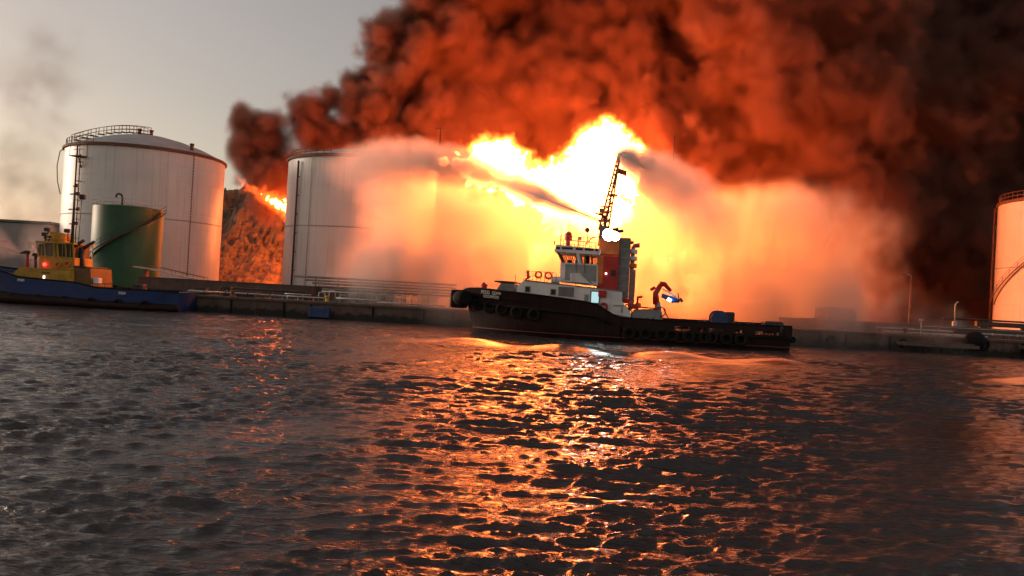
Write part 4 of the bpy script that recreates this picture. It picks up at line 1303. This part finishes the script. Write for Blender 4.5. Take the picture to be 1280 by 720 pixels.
x, z = T(734, 287.5, -1.5); k = MB(); k.sphere((x, -1.5, z), .27, 14, 10); k.build("searchlight", M_DARK, tug)
p, q_, r_ = T(735, 289, -1.5), T(735, 306, -1.5), T(748, 297, -1.5)
k = MB(); k.tube([(p[0], -1.5, p[1]), (p[0], -1.5, q_[1])], .06, 6); k.tube([(p[0] - .2, -1.5, q_[1]), (p[0] + .5, -1.5, r_[1]), (r_[0] + .3, -1.5, r_[1] + .1)], .07, 6); k.build("searchlight_post", M_MASTG, tug)
k = MB()
for s in (-1, 1):
    for hh in (.55, 1.0):
        k.tube([(xF_t + .2, s * 2.9, zr + hh), (xA - .3, s * 2.9, zr - .2 + hh)], .025, 5)
    for i in range(7):
        x = xF_t + .2 + (xA - xF_t - .5) * i / 6
        k.tube([(x, s * 2.9, zr - .25), (x, s * 2.9, zr - .03 * i + 1.0)], .03, 5)
k.build("roof_railing", M_MASTG, tug)
# rail with lifebuoys on the deckhouse roof
k = MB(); pts_ = [T(656 + i * 4.9, 350.5 + i * .32, -3.8) for i in range(9)]; tops = [T(656.7 + i * 4.9, 338.5 + i * .32, -3.8) for i in range(9)]
for p, q_ in zip(pts_, tops): k.tube([(p[0], -3.8, p[1]), (p[0], -3.8, q_[1])], .03, 5)
k.tube([(q_[0], -3.8, q_[1]) for q_ in tops], .03, 5); k.tube([(q_[0], -3.8, (q_[1] + p[1]) / 2) for p, q_ in zip(pts_, tops)], .025, 5)
k.build("deck_railing", M_MASTG, tug)
for x, y in ((673, 343.5), (685.5, 344.5)):
    a = T(x, y, -3.9); k = MB(); k.torus((a[0], -3.9, a[1]), .32, .1, 'Y', 20, 8); k.build("lifebuoy", M_ORANGE, tug)
for (x0, y0, x1, y1, r0) in ((657, 349, 663, 346, .1), (660, 348, 659.5, 338, .12), (661, 344, 658.5, 340, .1)):
    p, q_ = T(x0, y0, -3), T(x1, y1, -3); k = MB(); k.tube([(p[0], -3, p[1]), (q_[0], -3, q_[1])], r0, 8); k.build("deck_monitor", M_RED, tug)
p, q_ = T(689, 349, -3.2), T(700, 349.5, -3.2)
k = MB(); k.tube([(p[0], -3.2, p[1] - .05), (q_[0], -3.2, q_[1] - .05)], .36, 14); k.build("liferaft_canister", M_CREAM, tug)
k = MB(); k.box(((p[0] + q_[0]) / 2, -3.2, p[1] - .5), (.9, .6, .3)); k.build("liferaft_cradle", M_SHADE, tug)

# funnel
a, b = T(747.5, 318, -1.6), T(772, 357.5, -1.6)
k = MB(); k.box(((a[0] + b[0]) / 2, 0, (a[1] + b[1]) / 2 - .3), (b[0] - a[0], 3.2, a[1] - b[1] + .6), bev=.12); k.build("funnel", M_RED, tug)
c = T(771.5, 299, -1.6)
k = MB(); k.box(((a[0] + b[0]) / 2 + .02, 0, (a[1] + c[1]) / 2), (b[0] - a[0] - .06, 3.1, c[1] - a[1] - .005), bev=.1); k.build("funnel_top_lit", M_ORANGE, tug)  # floodlit top of the funnel, its orange light put into the colour
k = MB(); k.box((a[0] + .35, -1.63, (a[1] + b[1]) / 2), (.5, .06, a[1] - b[1] - .3)); k.build("funnel_door", M_ORANGE, tug)
k = MB(); x, z = T(763.5, 341, -1.65); k.box((x + .25, -1.68, z), (.5, .12, .6)); k.build("funnel_grille", M_DARK, tug)
x, z = T(757.5, 342, -1.7); k = MB(); k.sphere((x, -1.78, z), .11, 10, 8); k.build("deck_light", M_LIGHT_S, tug)
# exhaust trunk behind the funnel
fx = T(772, 330, -1.6)[0]
zt_, zb_ = T(780, 297, -1.2)[1], T(787, 379, -1.2)[1]
k = MB(); k.box((fx + .66, 0, (zt_ + zb_) / 2), (1.24, 2.4, zt_ - zb_), bev=.15); k.build("exhaust_trunk", M_SHADE, tug)
for i, y in enumerate((311, 322, 333, 345, 357)):
    k = MB(); k.box((fx + .66, -1.22, T(780, y, -1.22)[1]), (1.26, .06, .07)); k.build("trunk_band", M_GREYW, tug)
zp = T(790, 306, -1)[1]
for y0 in (-.7, .5):
    k = MB(); k.tube([(fx + 1.55, y0, zb_ - .8), (fx + 1.55, y0, zp - .3), (fx + 1.7, y0, zp - .05), (fx + 2.2, y0, zp + .05)], .22, 10); k.build("exhaust_pipe", M_MASTG, tug)
for y, m_ in ((314, M_CREAM), (323, M_CREAM), (332, M_ORANGE)):
    k = MB(); k.box((fx + 1.65, -.1, T(792, y, -.8)[1]), (.72, 1.7, .42), bev=.06); k.build("silencer_box", m_, tug)
zq = T(794, 337, -.9)[1]
k = MB(); k.box((fx + 1.62, -.75, (zq + zb_) / 2 - .3), (.62, .5, zq - zb_ + .6), bev=.05); k.build("ladder_casing", M_MASTG, tug)
for i in range(11):
    k = MB(); k.box((fx + 1.62, -1.03, zb_ + .2 + i * .3), (.42, .06, .05)); k.build("ladder_rung", M_SHADE, tug)
for x, y in ((769, 287), (775, 289.5), (788, 304)):
    p = T(x, y, -.6); k = MB(); k.tube([(p[0] - .45, -.6, p[1] - .05), (p[0] + .35, -.6, p[1] + .1)], .16, 8); k.build("horn", M_DARK, tug)
    k = MB(); k.tube([(p[0] - .2, -.6, p[1] - .9), (p[0] - .1, -.6, p[1])], .06, 6); k.build("horn_bracket", M_DARK, tug)

# mast: pedestal, lattice legs, platforms, lamps
p = T(748, 300, 0); q_ = T(760, 283, 0)
k = MB(); k.prism([(p[0] - .05, p[1] - .6), (p[0] + .1, q_[1]), (q_[0] + .1, q_[1]), (q_[0] + .5, p[1] - .6)], -.7, .7); k.build("mast_pedestal", M_SHADE, tug)
m0, m1 = T(754.5, 284, 0), T(774.5, 192, 0)
for sx, sy in ((-1, -1), (1, -1), (-1, 1), (1, 1)):
    k = MB(); k.tube([(m0[0] + sx * .5, sy * .5, m0[1] - .3), (m1[0] + sx * .1, sy * .1, m1[1])], .11, 6); k.build("mast_leg", M_MASTG, tug)
for i in range(9):
    t = i / 9.0; t2 = (i + 1) / 9.0
    def mp(t, sx, sy): 
        w_ = .5 + (.1 - .5) * t
        return (m0[0] + (m1[0] - m0[0]) * t + sx * w_, sy * w_, m0[1] + (m1[1] - m0[1]) * t)
    k = MB()
    for sy in (-1, 1):
        k.tube([mp(t, -1, sy), mp(t2, 1, sy)], .045, 5); k.tube([mp(t, -1, sy), mp(t, 1, sy)], .045, 5)
    for sx in (-1, 1):
        k.tube([mp(t, sx, -1), mp(t2, sx, 1)], .045, 5); k.tube([mp(t, sx, -1), mp(t, sx, 1)], .045, 5)
    k.build("mast_brace", M_MASTG, tug)
k = MB(); k.tube([(m0[0] + .1, 0, m0[1]), (m1[0], 0, m1[1] - .3)], [.17, .07], 8); k.build("mast_core", M_MASTG, tug)
for (x0, x1, y) in ((748, 763, 276), (749, 762, 265.5), (760, 772, 244)):
    p, q_ = T(x0, y, 0), T(x1, y, 0)
    k = MB(); k.box(((p[0] + q_[0]) / 2, 0, p[1]), (q_[0] - p[0], 2.0, .1)); k.build("mast_platform", M_MASTG, tug)
p = T(752, 274, -.6)
k = MB(); k.tube([(p[0] + .3, -.6, p[1] - .2), (p[0] + .3, -.6, p[1] + .35), (p[0], -.6, p[1] + .45), (p[0] - .75, -.6, p[1] + .62)], [.16, .14, .13, .09], 8); k.build("water_monitor", M_DARK, tug)
p = T(752, 263, -.6); k = MB(); k.box((p[0], -.6, p[1]), (.5, .5, .45), bev=.06); k.build("radar_box", M_MASTG, tug)
p = T(757, 258.5, 0); k = MB(); k.box((p[0], -.3, p[1]), (1.5, .2, .16)); k.build("radar_scanner", M_MASTG, tug)
p = T(774.5, 193, 0); k = MB(); k.tube([(p[0], 0, p[1] - .4), (p[0] + .1, 0, p[1] + .1), (p[0] + .55, 0, p[1] + .2)], .1, 8); k.build("top_monitor", M_DARK, tug)
p = T(770, 214, 0); k = MB(); k.tube([(p[0] - .3, 0, p[1]), (p[0] + .9, 0, p[1] + .05)], .04, 5); k.build("yardarm", M_MASTG, tug)
p = T(776, 213, -.1)
fl = MB(); vs, fs = [], []
for i in range(9):
    for j in range(4):
        vs.append((p[0] - .25 + i * .11, -.1 + .08 * math.sin(i * 1.1 + j * .3), p[1] + .25 - j * .2 - i * .035))
for i in range(8):
    for j in range(3): fs.append((i * 4 + j, i * 4 + j + 1, (i + 1) * 4 + j + 1, (i + 1) * 4 + j))
fl.add(vs, fs, True); fl.build("ensign", M_RED, tug)
p = T(763, 294, -1.75)
for sx, sz, rl in ((-.18, .02, .62), (.52, -.12, .46)):  # lenses oversized and a second lamp added to fill out the glare
    k = MB(); k.tube([(p[0] + sx, -1.6, p[1] + sz), (p[0] + sx, -1.95, p[1] + sz)], [rl * .7, rl * 1.08], 20); lh = k.build("floodlight", M_DARK, tug)
    k = MB(); k.tube([(p[0] + sx, -1.95, p[1] + sz), (p[0] + sx, -2.02, p[1] + sz)], [rl, rl * .8], 20); k.build("lamp_glass", M_LIGHT_W, lh)
k = MB(); k.box((p[0] + .1, -1.5, p[1] - .02), (1.6, .5, .12)); k.build("floodlight_bracket", M_DARK, tug)

# knuckle crane on the aft deck
p0, p1, p2, p3 = T(824, 400, -1.5), T(821.5, 378, -1.5), T(826, 355.5, -1.5), T(851, 376, -1.5)
k = MB(); k.tube([(p0[0], -1.5, 1.46), (p0[0], -1.5, p0[1] + .2), (p1[0], -1.5, p1[1])], [.42, .36, .3], 12); k.build("crane_pedestal", M_MASTG, tug)
k = MB(); k.tube([(p1[0] - .1, -1.5, p1[1] - .2), (p1[0] - .2, -1.5, (p1[1] + p2[1]) / 2), (p2[0], -1.5, p2[1])], [.34, .3, .26], 8); k.tube([(p1[0] - .3, -1.5, p2[1] - .3), (p1[0] - .75, -1.5, p2[1] - .65)], .16, 8); k.build("crane_boom", M_RED, tug)
k = MB(); e = T(839, 364, -1.5); k.tube([(p2[0] - .1, -1.5, p2[1]), (p2[0] + .4, -1.5, p2[1] + .05), (e[0], -1.5, e[1])], [.3, .26, .16], 8); k.build("crane_knuckle", M_RED, tug)
k = MB(); a = T(827, 369, -1.5); k.tube([(a[0], -1.5, a[1]), (p3[0] - .8, -1.5, p3[1] + .05), (p3[0] - .1, -1.5, p3[1])], [.22, .32, .2], 8); k.build("crane_jib", M_CRANEB, tug)
k = MB(); a = T(828, 361, -1.6); b = T(845, 371, -1.6); k.tube([(a[0], -1.75, a[1]), (b[0], -1.75, b[1])], .1, 8); k.build("crane_ram", M_WLINE, tug)
k = MB(); k.tube([(p3[0] - .1, -1.5, p3[1] + .25), (p3[0] + .2, -1.5, p3[1] - .1)], .14, 8); a = T(847.5, 366.5, -1.5); k.tube([(a[0], -1.5, a[1]), (p3[0] - .2, -1.5, p3[1] + .1)], .07, 6); k.build("crane_hook", M_DARK, tug)
a = T(836, 374.5, -1.75); k = MB(); k.box((a[0], -1.8, a[1]), (.45, .3, .3), bev=.05, ry=.4); lh = k.build("crane_worklight", M_DARK, tug)
k = MB(); k.box((a[0] + .03, -1.97, a[1] - .02), (.36, .05, .24), ry=.4); k.build("lamp_glass", M_LIGHT_B, lh)
k = MB(); a = T(829, 390, -1.6); k.torus((a[0] - .3, -1.9, a[1]), .5, .06, 'Y', 18, 6); k.tube([(a[0], -1.9, a[1] + .3), (a[0] + .6, -1.9, a[1] - .7), (a[0] + .8, -1.9, 1.5)], .06, 6); k.build("hose_loop", M_DARK, tug)

# winch, capstan and bitts aft
a = T(908, 399, -1.5)
k = MB(); k.tube([(a[0] - .7, -1.9, a[1]), (a[0] - .7, .4, a[1])], .7, 18); k.build("winch_drum", M_DARK, tug)
for yy in (-2.0, .5):
    k = MB(); k.tube([(a[0] - .7, yy, a[1]), (a[0] - .7, yy + .12, a[1])], .85, 20); k.build("winch_flange", M_BLUEBOX, tug)
k = MB(); k.box((a[0] + .35, -.8, a[1] + .15), (.9, 2.0, 1.2), bev=.15); k.box((a[0] - .2, -.8, 1.9), (2.2, 2.2, .9)); k.build("winch_frame", M_DARK, tug)
a = T(967, 404.5, -2)
k = MB(); k.box((a[0], -1.2, a[1] - .1), (1.9, 2.4, .62), bev=.22); k.build("stern_roller", M_DARK, tug)
for x in (2.2, 7.3, 10.6, 12.0, 14.6):
    k = MB()
    for dx in (-.25, .25): k.tube([(x + dx, -4.55, 1.46), (x + dx, -4.55, 2.62)], .13, 10)
    k.tube([(x - .55, -4.55, 2.3), (x + .55, -4.55, 2.3)], .08, 8); k.build("towing_bitt", M_DARK, tug)
k = MB(); k.box((12.6, 0, 1.52), (6.3, 8.6, .06)); k.build("wet_deck_plate", M_DECK, tug)

# ---- the yellow tug moored on the left
Y2 = 96.2
yt = empty("tugboat", (-50.0, 93.4, 0.0)); tag(yt, "blue hulled tugboat with yellow deckhouse moored by the green tank", "tugboat")
U = mapper((-50.0, 93.4), 0.0)
M_BLUEH = mat("blue_hull_paint", (0.013, 0.036, 0.135), 0.4, var=0.2, vscale=0.7, streak=0.4, streak_col=(0.05, 0.035, 0.03))
M_YEL2 = mat("yellow_deckhouse_paint", (0.5, 0.27, 0.02), 0.5, var=0.2, vscale=1.0, grime=0.5, streak=0.6, streak_col=(0.25, 0.11, 0.03))
M_BROWN = mat("ochre_casing_paint", (0.17, 0.08, 0.02), 0.55, var=0.18, vscale=1.2, streak=0.35)
HB = 3.2
def uz(x, y): return U(x, y, -HB)
st = []
for i, (x, y, hd, hw, rk) in enumerate([(-52, 329, .8, .2, 1.2), (-40, 331, 2.2, 1.2, .6), (-20, 334, 2.9, 2.2, .2), (0, 338.5, 3.2, 2.8, 0), (22, 346, 3.2, 3, 0), (60, 350, 3.2, 3.1, 0), (92, 353, 3.2, 3.1, 0), (120, 359.5, 3.2, 3.1, 0), (160, 362, 3.2, 3.1, 0), (200, 364, 3.1, 2.9, 0), (222, 366, 2.8, 2.5, 0)]):
    p = uz(x, y); st.append((p[0], hd, hw, p[1], rk))
loft(st, keel=-1.2, deck=.5).build("hull", M_BLUEH, yt)
k = MB()
for s in (-1, 1):
    k.tube([(x + rk * .6, s * (hw + (hd - hw) * .2 + .04), z * .18) for x, hd, hw, z, rk in st], [max(.2, z * .2) for x, hd, hw, z, rk in st], 8)
k.build("lower_hull_belt", M_HULL, yt)
for s in (-1, 1):
    k = MB(); k.tube([(x, s * hd, z + .03) for x, hd, hw, z, rk in st], .09, 6); k.build("cap_rail", M_RUBBER, yt)
    for x in (-6, -3, 0, 3, 6, 9):
        k = MB(); k.torus((x, s * 3.35, .62), .42, .16, 'Y', 18, 8); k.build("tyre_fender", M_RUBBER, yt)
def upoly(pts, y0, y1, name, m, dy=-2.6):
    k = MB(); k.prism([U(x, y, dy) for x, y in pts], y0, y1); return k.build(name, m, yt)
upoly([(17, 340.5), (26, 333.5), (92, 338.5), (92, 356), (60, 354), (20, 349)], -2.6, 2.6, "deckhouse", M_YEL2)
upoly([(92.3, 334.5), (113, 335.5), (114.5, 361), (92.3, 359)], -2.4, 2.4, "aft_casing", M_BROWN, -2.4)
upoly([(92, 332), (108, 333), (108, 334.5), (92, 334)], -2.45, 2.45, "aft_casing_top", M_DARK, -2.4)
upoly([(49, 319), (93, 322), (93, 338), (49, 335)], -2.0, 2.0, "bridge_base", M_YEL2, -2.0)
# wheelhouse of posts, panes and roof
for s in (-1, 1):
    for i, x in enumerate((46.5, 56.5, 68, 72, 82.5, 92)):
        p, q_ = U(x + (1.5 if i == 0 else .3), 321 + (x - 46) * .06, -2), U(x, 303 + (x - 46) * .04, -2)
        k = MB(); k.tube([(p[0], s * 2.0, p[1]), (q_[0], s * 2.12, q_[1])], .16 if i in (2, 3) else .09, 4, smooth=False); k.build("window_post", M_YEL2, yt)
for (x0, x1) in ((48, 56), (58, 67.5), (74, 82), (84, 91.5)):
    p, q_ = U(x0, 304.5, -2), U(x1, 321, -2)
    w = MB(); w.box(((p[0] + q_[0]) / 2, -1.97, (p[1] + q_[1]) / 2), (q_[0] - p[0], .05, p[1] - q_[1])); w.build("window_pane", M_GLASSD if x0 > 70 else mat("pale_window_glass", (.12, .12, .11), .08), yt)
p, q_ = U(49, 304, -2), U(92, 322, -2)
k = MB(); k.box(((p[0] + q_[0]) / 2, .2, (p[1] + q_[1]) / 2), (q_[0] - p[0] - .6, 3.4, p[1] - q_[1])); k.build("bridge_interior", M_BROWN, yt)
upoly([(45, 301), (92.5, 303.5), (92.5, 305.5), (45, 303.2)], -2.3, 2.3, "bridge_roof", M_YEL2, -2.2)
upoly([(62, 290), (77, 291), (77, 304), (64, 303)], -.9, .9, "mast_house", M_YEL2, -.9)
k = MB(); 
for y in (294, 298.5):
    p, q_ = U(62, y, -1), U(90, y + 1.5, -1); k.tube([(p[0], -1.6, p[1]), (q_[0], -1.6, q_[1])], .035, 5)
for x in (63, 70, 77, 84, 90):
    p = U(x, 303.5, -1); k.tube([(p[0], -1.6, p[1]), (p[0] + .04, -1.6, p[1] + 1.0)], .035, 5)
k.build("roof_railing", M_YEL2, yt)
for i, (x, y) in enumerate(((59, 287), (56, 293), (84, 288.5), (59, 297))):
    p = U(x, y, -1); k = MB(); k.box((p[0], -1, p[1]), (.62, .4, .45), bev=.08); k.tube([(p[0] + .1, -1, p[1]), (p[0] + .15, -1, U(x, 302, -1)[1])], .07, 6); k.build("searchlight", M_DARK, yt)
p, q_ = U(89, 322, 0), U(94, 230, 0)
k = MB(); k.tube([(p[0], 0, p[1]), ((p[0] + q_[0]) / 2, 0, (p[1] + q_[1]) / 2), (q_[0], 0, q_[1])], [.24, .17, .09], 7); k.build("mast", M_DARK, yt)
for x, y, w_ in ((92.5, 243, .9), (91.5, 262, 1.1), (91, 280, .8), (93.8, 233, .4)):
    p = U(x, y, 0); k = MB(); k.tube([(p[0] - w_ * .5, 0, p[1]), (p[0] + w_ * .5, 0, p[1] + .08)], .09, 6); k.box((p[0] + w_ * .5, 0, p[1] + .1), (.3, .3, .4)); k.build("mast_crosstree", M_DARK, yt)
p = U(103, 246, 0); q_ = U(96, 322, 0)
k = MB(); k.tube([(q_[0] - .1, .3, q_[1]), (q_[0], .3, p[1] + .3)], .04, 6); k.build("aerial", M_DARK, yt)
k = MB(); k.box((p[0] - .15, .3, p[1]), (.7, .5, .6), bev=.15); k.build("radar_reflector", M_DARK, yt)
p = U(89.5, 251, -.2); k = MB(); k.sphere((p[0] - .1, -.25, p[1]), .13, 10, 8); k.build("masthead_light", M_LIGHT_S, yt)
for i, dx in enumerate((0, 9)):
    pts = [U(84 + dx, 322, -1.2), U(86 + dx, 314, -1.2), U(92 + dx, 308.5, -1.2), U(105 + dx * .9, 300.5 + i, -1.2)]
    k = MB(); k.tube([(q[0], -1.2 + .9 * i, q[1]) for q in pts], [.2, .2, .2, .17], 10); k.build("exhaust_pipe", M_DARK, yt)
    pts = [U(83 + dx, 322, -1.4), U(85 + dx, 312, -1.4), U(88 + dx, 309, -1.4)]
    k = MB(); k.tube([(q[0], -1.5 + .9 * i, q[1]) for q in pts], .07, 8); k.build("exhaust_lagging", M_PIPE, yt)
p, q_ = U(101.5, 333, -.5), U(102, 309, -.5)
k = MB(); k.tube([(p[0], -.5, p[1] - .3), (q_[0], -.5, q_[1])], [.4, .24], 10); k.build("funnel", M_DARK, yt)
k = MB(); a = U(107, 333, -1), U(107.5, 317, -1), U(111, 314, -1)
k.tube([(q[0], -1.5, q[1]) for q in a], .04, 6); k.build("davit", M_MASTG, yt)
for i, (x, yb, yt_) in enumerate(((34.5, 335, 316), (44.5, 335, 319))):
    p, q_ = U(x, yb, -1), U(x, yt_, -1)
    k = MB(); k.tube([(p[0], -1, p[1] - .2), (q_[0], -1, q_[1])], .15, 8); k.build("monitor_post", M_RED if i == 0 else M_DARK, yt)
    k = MB(); n_ = U(x - (9 if i == 0 else 4), yt_ + .3, -1); k.tube([(q_[0] + .2, -1, q_[1]), (q_[0] - .2, -1, q_[1] + .08), (n_[0], -1, n_[1])], [.22, .2, .1], 8); k.build("water_monitor", M_DARK, yt)
k = MB()
for x in (30, 35, 40, 46):
    p = U(x, 334, -2); k.tube([(p[0], -2.4, p[1] - .1), (p[0], -2.4, p[1] + .9)], .03, 5)
p, q_ = U(30, 324.5, -2.4), U(46, 325.5, -2.4); k.tube([(p[0], -2.4, p[1]), (q_[0], -2.4, q_[1])], .03, 5); k.build("deck_railing", M_RED, yt)
p = U(56.3, 330.5, -2.1); k = MB(); k.sphere((p[0], -2.2, p[1]), .2, 10, 8); k.build("red_light", M_LIGHT_R, yt)
p = U(57, 341, -2.62); k = MB(); k.box((p[0], -2.63, p[1]), (.9, .06, .16)); k.build("deckhouse_grille", M_BROWN, yt)
p = U(55, 346.5, -2.62); k = MB(); k.box((p[0], -2.63, p[1]), (.18, .08, .36)); k.build("deckhouse_lamp", M_LIGHT_S, yt)
p = U(121, 351, -1.5); k = MB(); k.box((p[0], -1.5, p[1]), (.85, .9, .7), bev=.1); k.build("raft_box", M_CREAM, yt)
p = U(122, 360, -2.9); k = MB(); k.sphere((p[0], -2.95, p[1]), .13, 8, 6); k.build("deck_lamp", M_LIGHT_S, yt)
def marks(x0, y0, n, w_, h_, name):
    k = MB()
    for i in range(n):
        p = U(x0 + i * w_, y0 + i * .2, -3.25)
        ww, hh = w_ / 10.6 * .7, h_ / 10.6
        for bx, bz, bw, bh in [(-.4, 0, .25, 1), (.4, rng.choice((0, .2)), .25, .7), (0, .4, .6, .22), (0, -.4 if i % 2 else 0, .6, .22)]:
            k.box((p[0] + bx * ww, -3.24, p[1] + bz * hh), (bw * ww, .05, bh * hh))
    k.build(name, M_WLINE, yt)
marks(23, 350, 3, 3.0, 3.0, "bow_lettering")
marks(149.5, 366.3, 3, 3.0, 3.2, "side_lettering")
k = MB()
pts = [U(x, 354.5 + (x - 120) * .03, -3) for x in range(122, 178, 9)]
k.tube([(p[0], -3, p[1]) for p in pts], .035, 5)
for p in pts: k.tube([(p[0], -3, p[1]), (p[0], -3, p[1] - .8)], .03, 5)
k.build("aft_railing", M_GREEN, yt)
# clutter on the yellow tug: window bars, coiled ropes, life rings, a towing hook
for x in (52, 62.5, 78, 88):
    p, q_ = U(x, 304.5, -2.02), U(x + .2, 321, -2.02)
    k = MB(); k.box(((p[0] + q_[0]) / 2, -2.01, (p[1] + q_[1]) / 2), (.06, .06, p[1] - q_[1])); k.build("window_bar", M_YEL2, yt)
for x, y in ((72, 331), (84, 330)):
    p = U(x, y, -2.1); k = MB(); k.torus((p[0], -2.1, p[1]), .3, .09, 'Y', 18, 7); k.build("lifebuoy", M_ORANGE, yt)
for i, x in enumerate((128, 137, 165, 190)):
    p = U(x, 362, -1.5); k = MB()
    for j in range(3): k.torus((p[0], -1.6 + .1 * i, p[1] - .35 + .13 * j), .42 - .05 * j, .08, 'Z', 18, 6)
    k.build("rope_coil", M_SHADE, yt)
p = U(172, 361, -1); k = MB(); k.box((p[0], -.6, p[1]), (1.3, 1.2, 1.1), bev=.12); k.build("towing_winch", M_DARK, yt)
for x in (132, 150, 205):
    p = U(x, 362, -2.7); k = MB()
    for dx in (-.2, .2): k.tube([(p[0] + dx, -2.75, p[1] - .7), (p[0] + dx, -2.75, p[1] + .25)], .11, 8)
    k.tube([(p[0] - .45, -2.75, p[1] + .05), (p[0] + .45, -2.75, p[1] + .05)], .07, 6); k.build("bitt", M_DARK, yt)
k = MB(); p = U(222, 366, -1)
k.tube([(p[0] - .4, -1, p[1]), (p[0] + 1.6, .8, p[1] + .2), (p[0] + 3.6, 3.2, 2.5)], .05, 6); k.build("mooring_rope", M_PIPE, yt)
# ---------------------------------------------------------------- jets of water from the monitors
def jet(path, radii, strength, label, seed, core=0.22, vox=0.34, dens=2.0, aniso=0.1, col=(0.88, 0.85, 0.83)):
    """A stream of water: dense and narrow at the nozzle, broad and ragged where it falls. STRENGTH follows the path like RADII."""
    path = [np.array(p, float) for p in path]
    def on(t):
        f = t * (len(path) - 1); i = min(int(f), len(path) - 2); u = f - i
        p0, p1, p2, p3 = path[max(0, i - 1)], path[i], path[i + 1], path[min(len(path) - 1, i + 2)]
        return .5 * ((2 * p1) + (p2 - p0) * u + (2 * p0 - 5 * p1 + 4 * p2 - p3) * u * u + (3 * p1 - p0 - 3 * p2 + p3) * u ** 3)
    def lerp(tab, t):
        return float(np.interp(t * (len(tab) - 1), range(len(tab)), tab))
    n = 220
    P = np.array([on(i / n) for i in range(n + 1)]); RR = np.array([lerp(radii, i / n) for i in range(n + 1)]); SS = np.array([lerp(strength, i / n) for i in range(n + 1)])
    bmin = tuple(float(v) for v in P.min(0) - RR.max() * 1.7 - 1)
    bmax = P.max(0) + RR.max() * 1.7 + 1
    shape = tuple(int((h - l) / vox) + 1 for h, l in zip(bmax, bmin))
    n1 = fbm3(shape, 3.0, seed, 4); n2 = fbm3(shape, 3.4, seed + 1, 3)
    out = np.zeros(shape, np.float32)
    for p, r, s in zip(P, RR, SS):
        pad = 1.9 * r + vox
        lo = [max(0, int((c - pad - b) / vox)) for c, b in zip(p, bmin)]
        hi = [min(m, int((c + pad - b) / vox) + 2) for c, b, m in zip(p, bmin, shape)]
        g = [bmin[k] + np.arange(lo[k], hi[k], dtype=np.float32) * vox - p[k] for k in range(3)]
        q = np.sqrt(g[0][:, None, None] ** 2 + g[1][None, :, None] ** 2 + g[2][None, None, :] ** 2)
        w = out[lo[0]:hi[0], lo[1]:hi[1], lo[2]:hi[2]]
        e = n2[lo[0]:hi[0], lo[1]:hi[1], lo[2]:hi[2]]
        rr = max(r, vox * .75)
        np.maximum(w, s * np.clip(1.3 - q / rr + .12 * e, 0, 1), out=w)
    out *= np.clip(1 + .22 * n1, .3, 1.5)
    k = MB(); k.tube([tuple(P[i]) for i in range(0, 75, 5)], [max(.04, RR[i] * core * (1 - i / 90)) for i in range(0, 70, 5)] + [.02], 8)
    o = k.build("water_jet", M_JET)
    tag(o, label, "water jet")
    v = grid_object("spray_veil", out, bmin, vox, vol_mat("jet_spray", col, dens, aniso))
    v.parent = o
    v["kind"] = 'stuff'
    return o


M_JET = mat("white_water", (0.5, 0.46, 0.44), 0.5, var=0.2, vscale=3)
nz = at(749, 275.5, 85.4)
jet([nz, at(705, 258, 88), at(660, 240, 92), at(610, 222, 96), at(555, 207, 99), at(500, 200, 102), at(455, 203, 106), at(425, 215, 109)],
    [.16, .6, 1.15, 1.75, 2.2, 2.5, 2.5, 2.2], [2.5, 1.4, .95, .75, .55, .36, .17, .03], "broad jet of water shot from the tug's mast towards the half hidden white tank", 3)
nz = at(775, 193, 84.6)
jet([nz, at(795, 203, 89), at(825, 222, 94), at(860, 246, 99), at(890, 275, 103), at(910, 310, 107)],
    [.35, 1.4, 2.3, 2.9, 3.2, 3.2], [1.6, .6, .34, .22, .11, .02], "drooping jet of water blown from the very top of the tug's mast past the flag", 4, vox=.45)
nz = at(25, 316.5, 92.4)
jet([nz, at(5, 310, 92.5), at(-20, 303, 92.6), at(-60, 296, 92.8), at(-120, 300, 93)],
    [.14, .9, 1.9, 3.0, 3.6], [1.0, .25, .14, .1, .05], "pale jet of water sprayed off the frame from the yellow tug's bow monitor", 6, vox=.4)
jet([at(50, 326, 101.5), at(42, 310, 101.5), at(44, 296, 101.5), at(56, 288, 101.5), at(68, 290, 101.5)],
    [1.2, 1.5, 1.6, 1.4, 1.0], [.1, .09, .08, .06, .02], "pale puff of spray drifting up behind the yellow tug's wheelhouse", 9)


def make_thin_smoke():
    vox = 1.3
    bmin = (-128.0, 170.0, 6.0)
    shape = (60, 16, 52)
    gx = (bmin[0] + np.arange(shape[0]) * vox)[:, None, None] + np.zeros(shape, np.float32)
    gz = (bmin[2] + np.arange(shape[2]) * vox)[None, None, :] + np.zeros(shape, np.float32)
    n = fbm3(shape, 3.6, 71, 2); n2 = fbm3(shape, 3.0, 72, 4)
    cxl = -112 + 0.10 * (gz - 10)
    wd = 17 - 0.12 * gz
    d = np.clip(1.05 - np.abs(gx - cxl + 3.5 * n) / wd, 0, 1) * np.clip(.55 + .55 * n2, 0, 2) * smoothstep(68, 40, gz + 6 * n)
    gy = np.arange(shape[1])[None, :, None]
    d = d * np.clip(1 - np.abs(gy - 7.5) / 7.5, 0, 1)
    for sl in (0, -1): d[sl] = 0; d[:, :, sl] = 0
    o = grid_object("smoke", d.astype(np.float32), bmin, vox, vol_mat("thin_smoke", (0.42, 0.36, 0.33), 0.06, 0.0))
    tag(o, "thin brownish smoke drifting up behind the long grey warehouse", "smoke", kind='stuff')


make_thin_smoke()
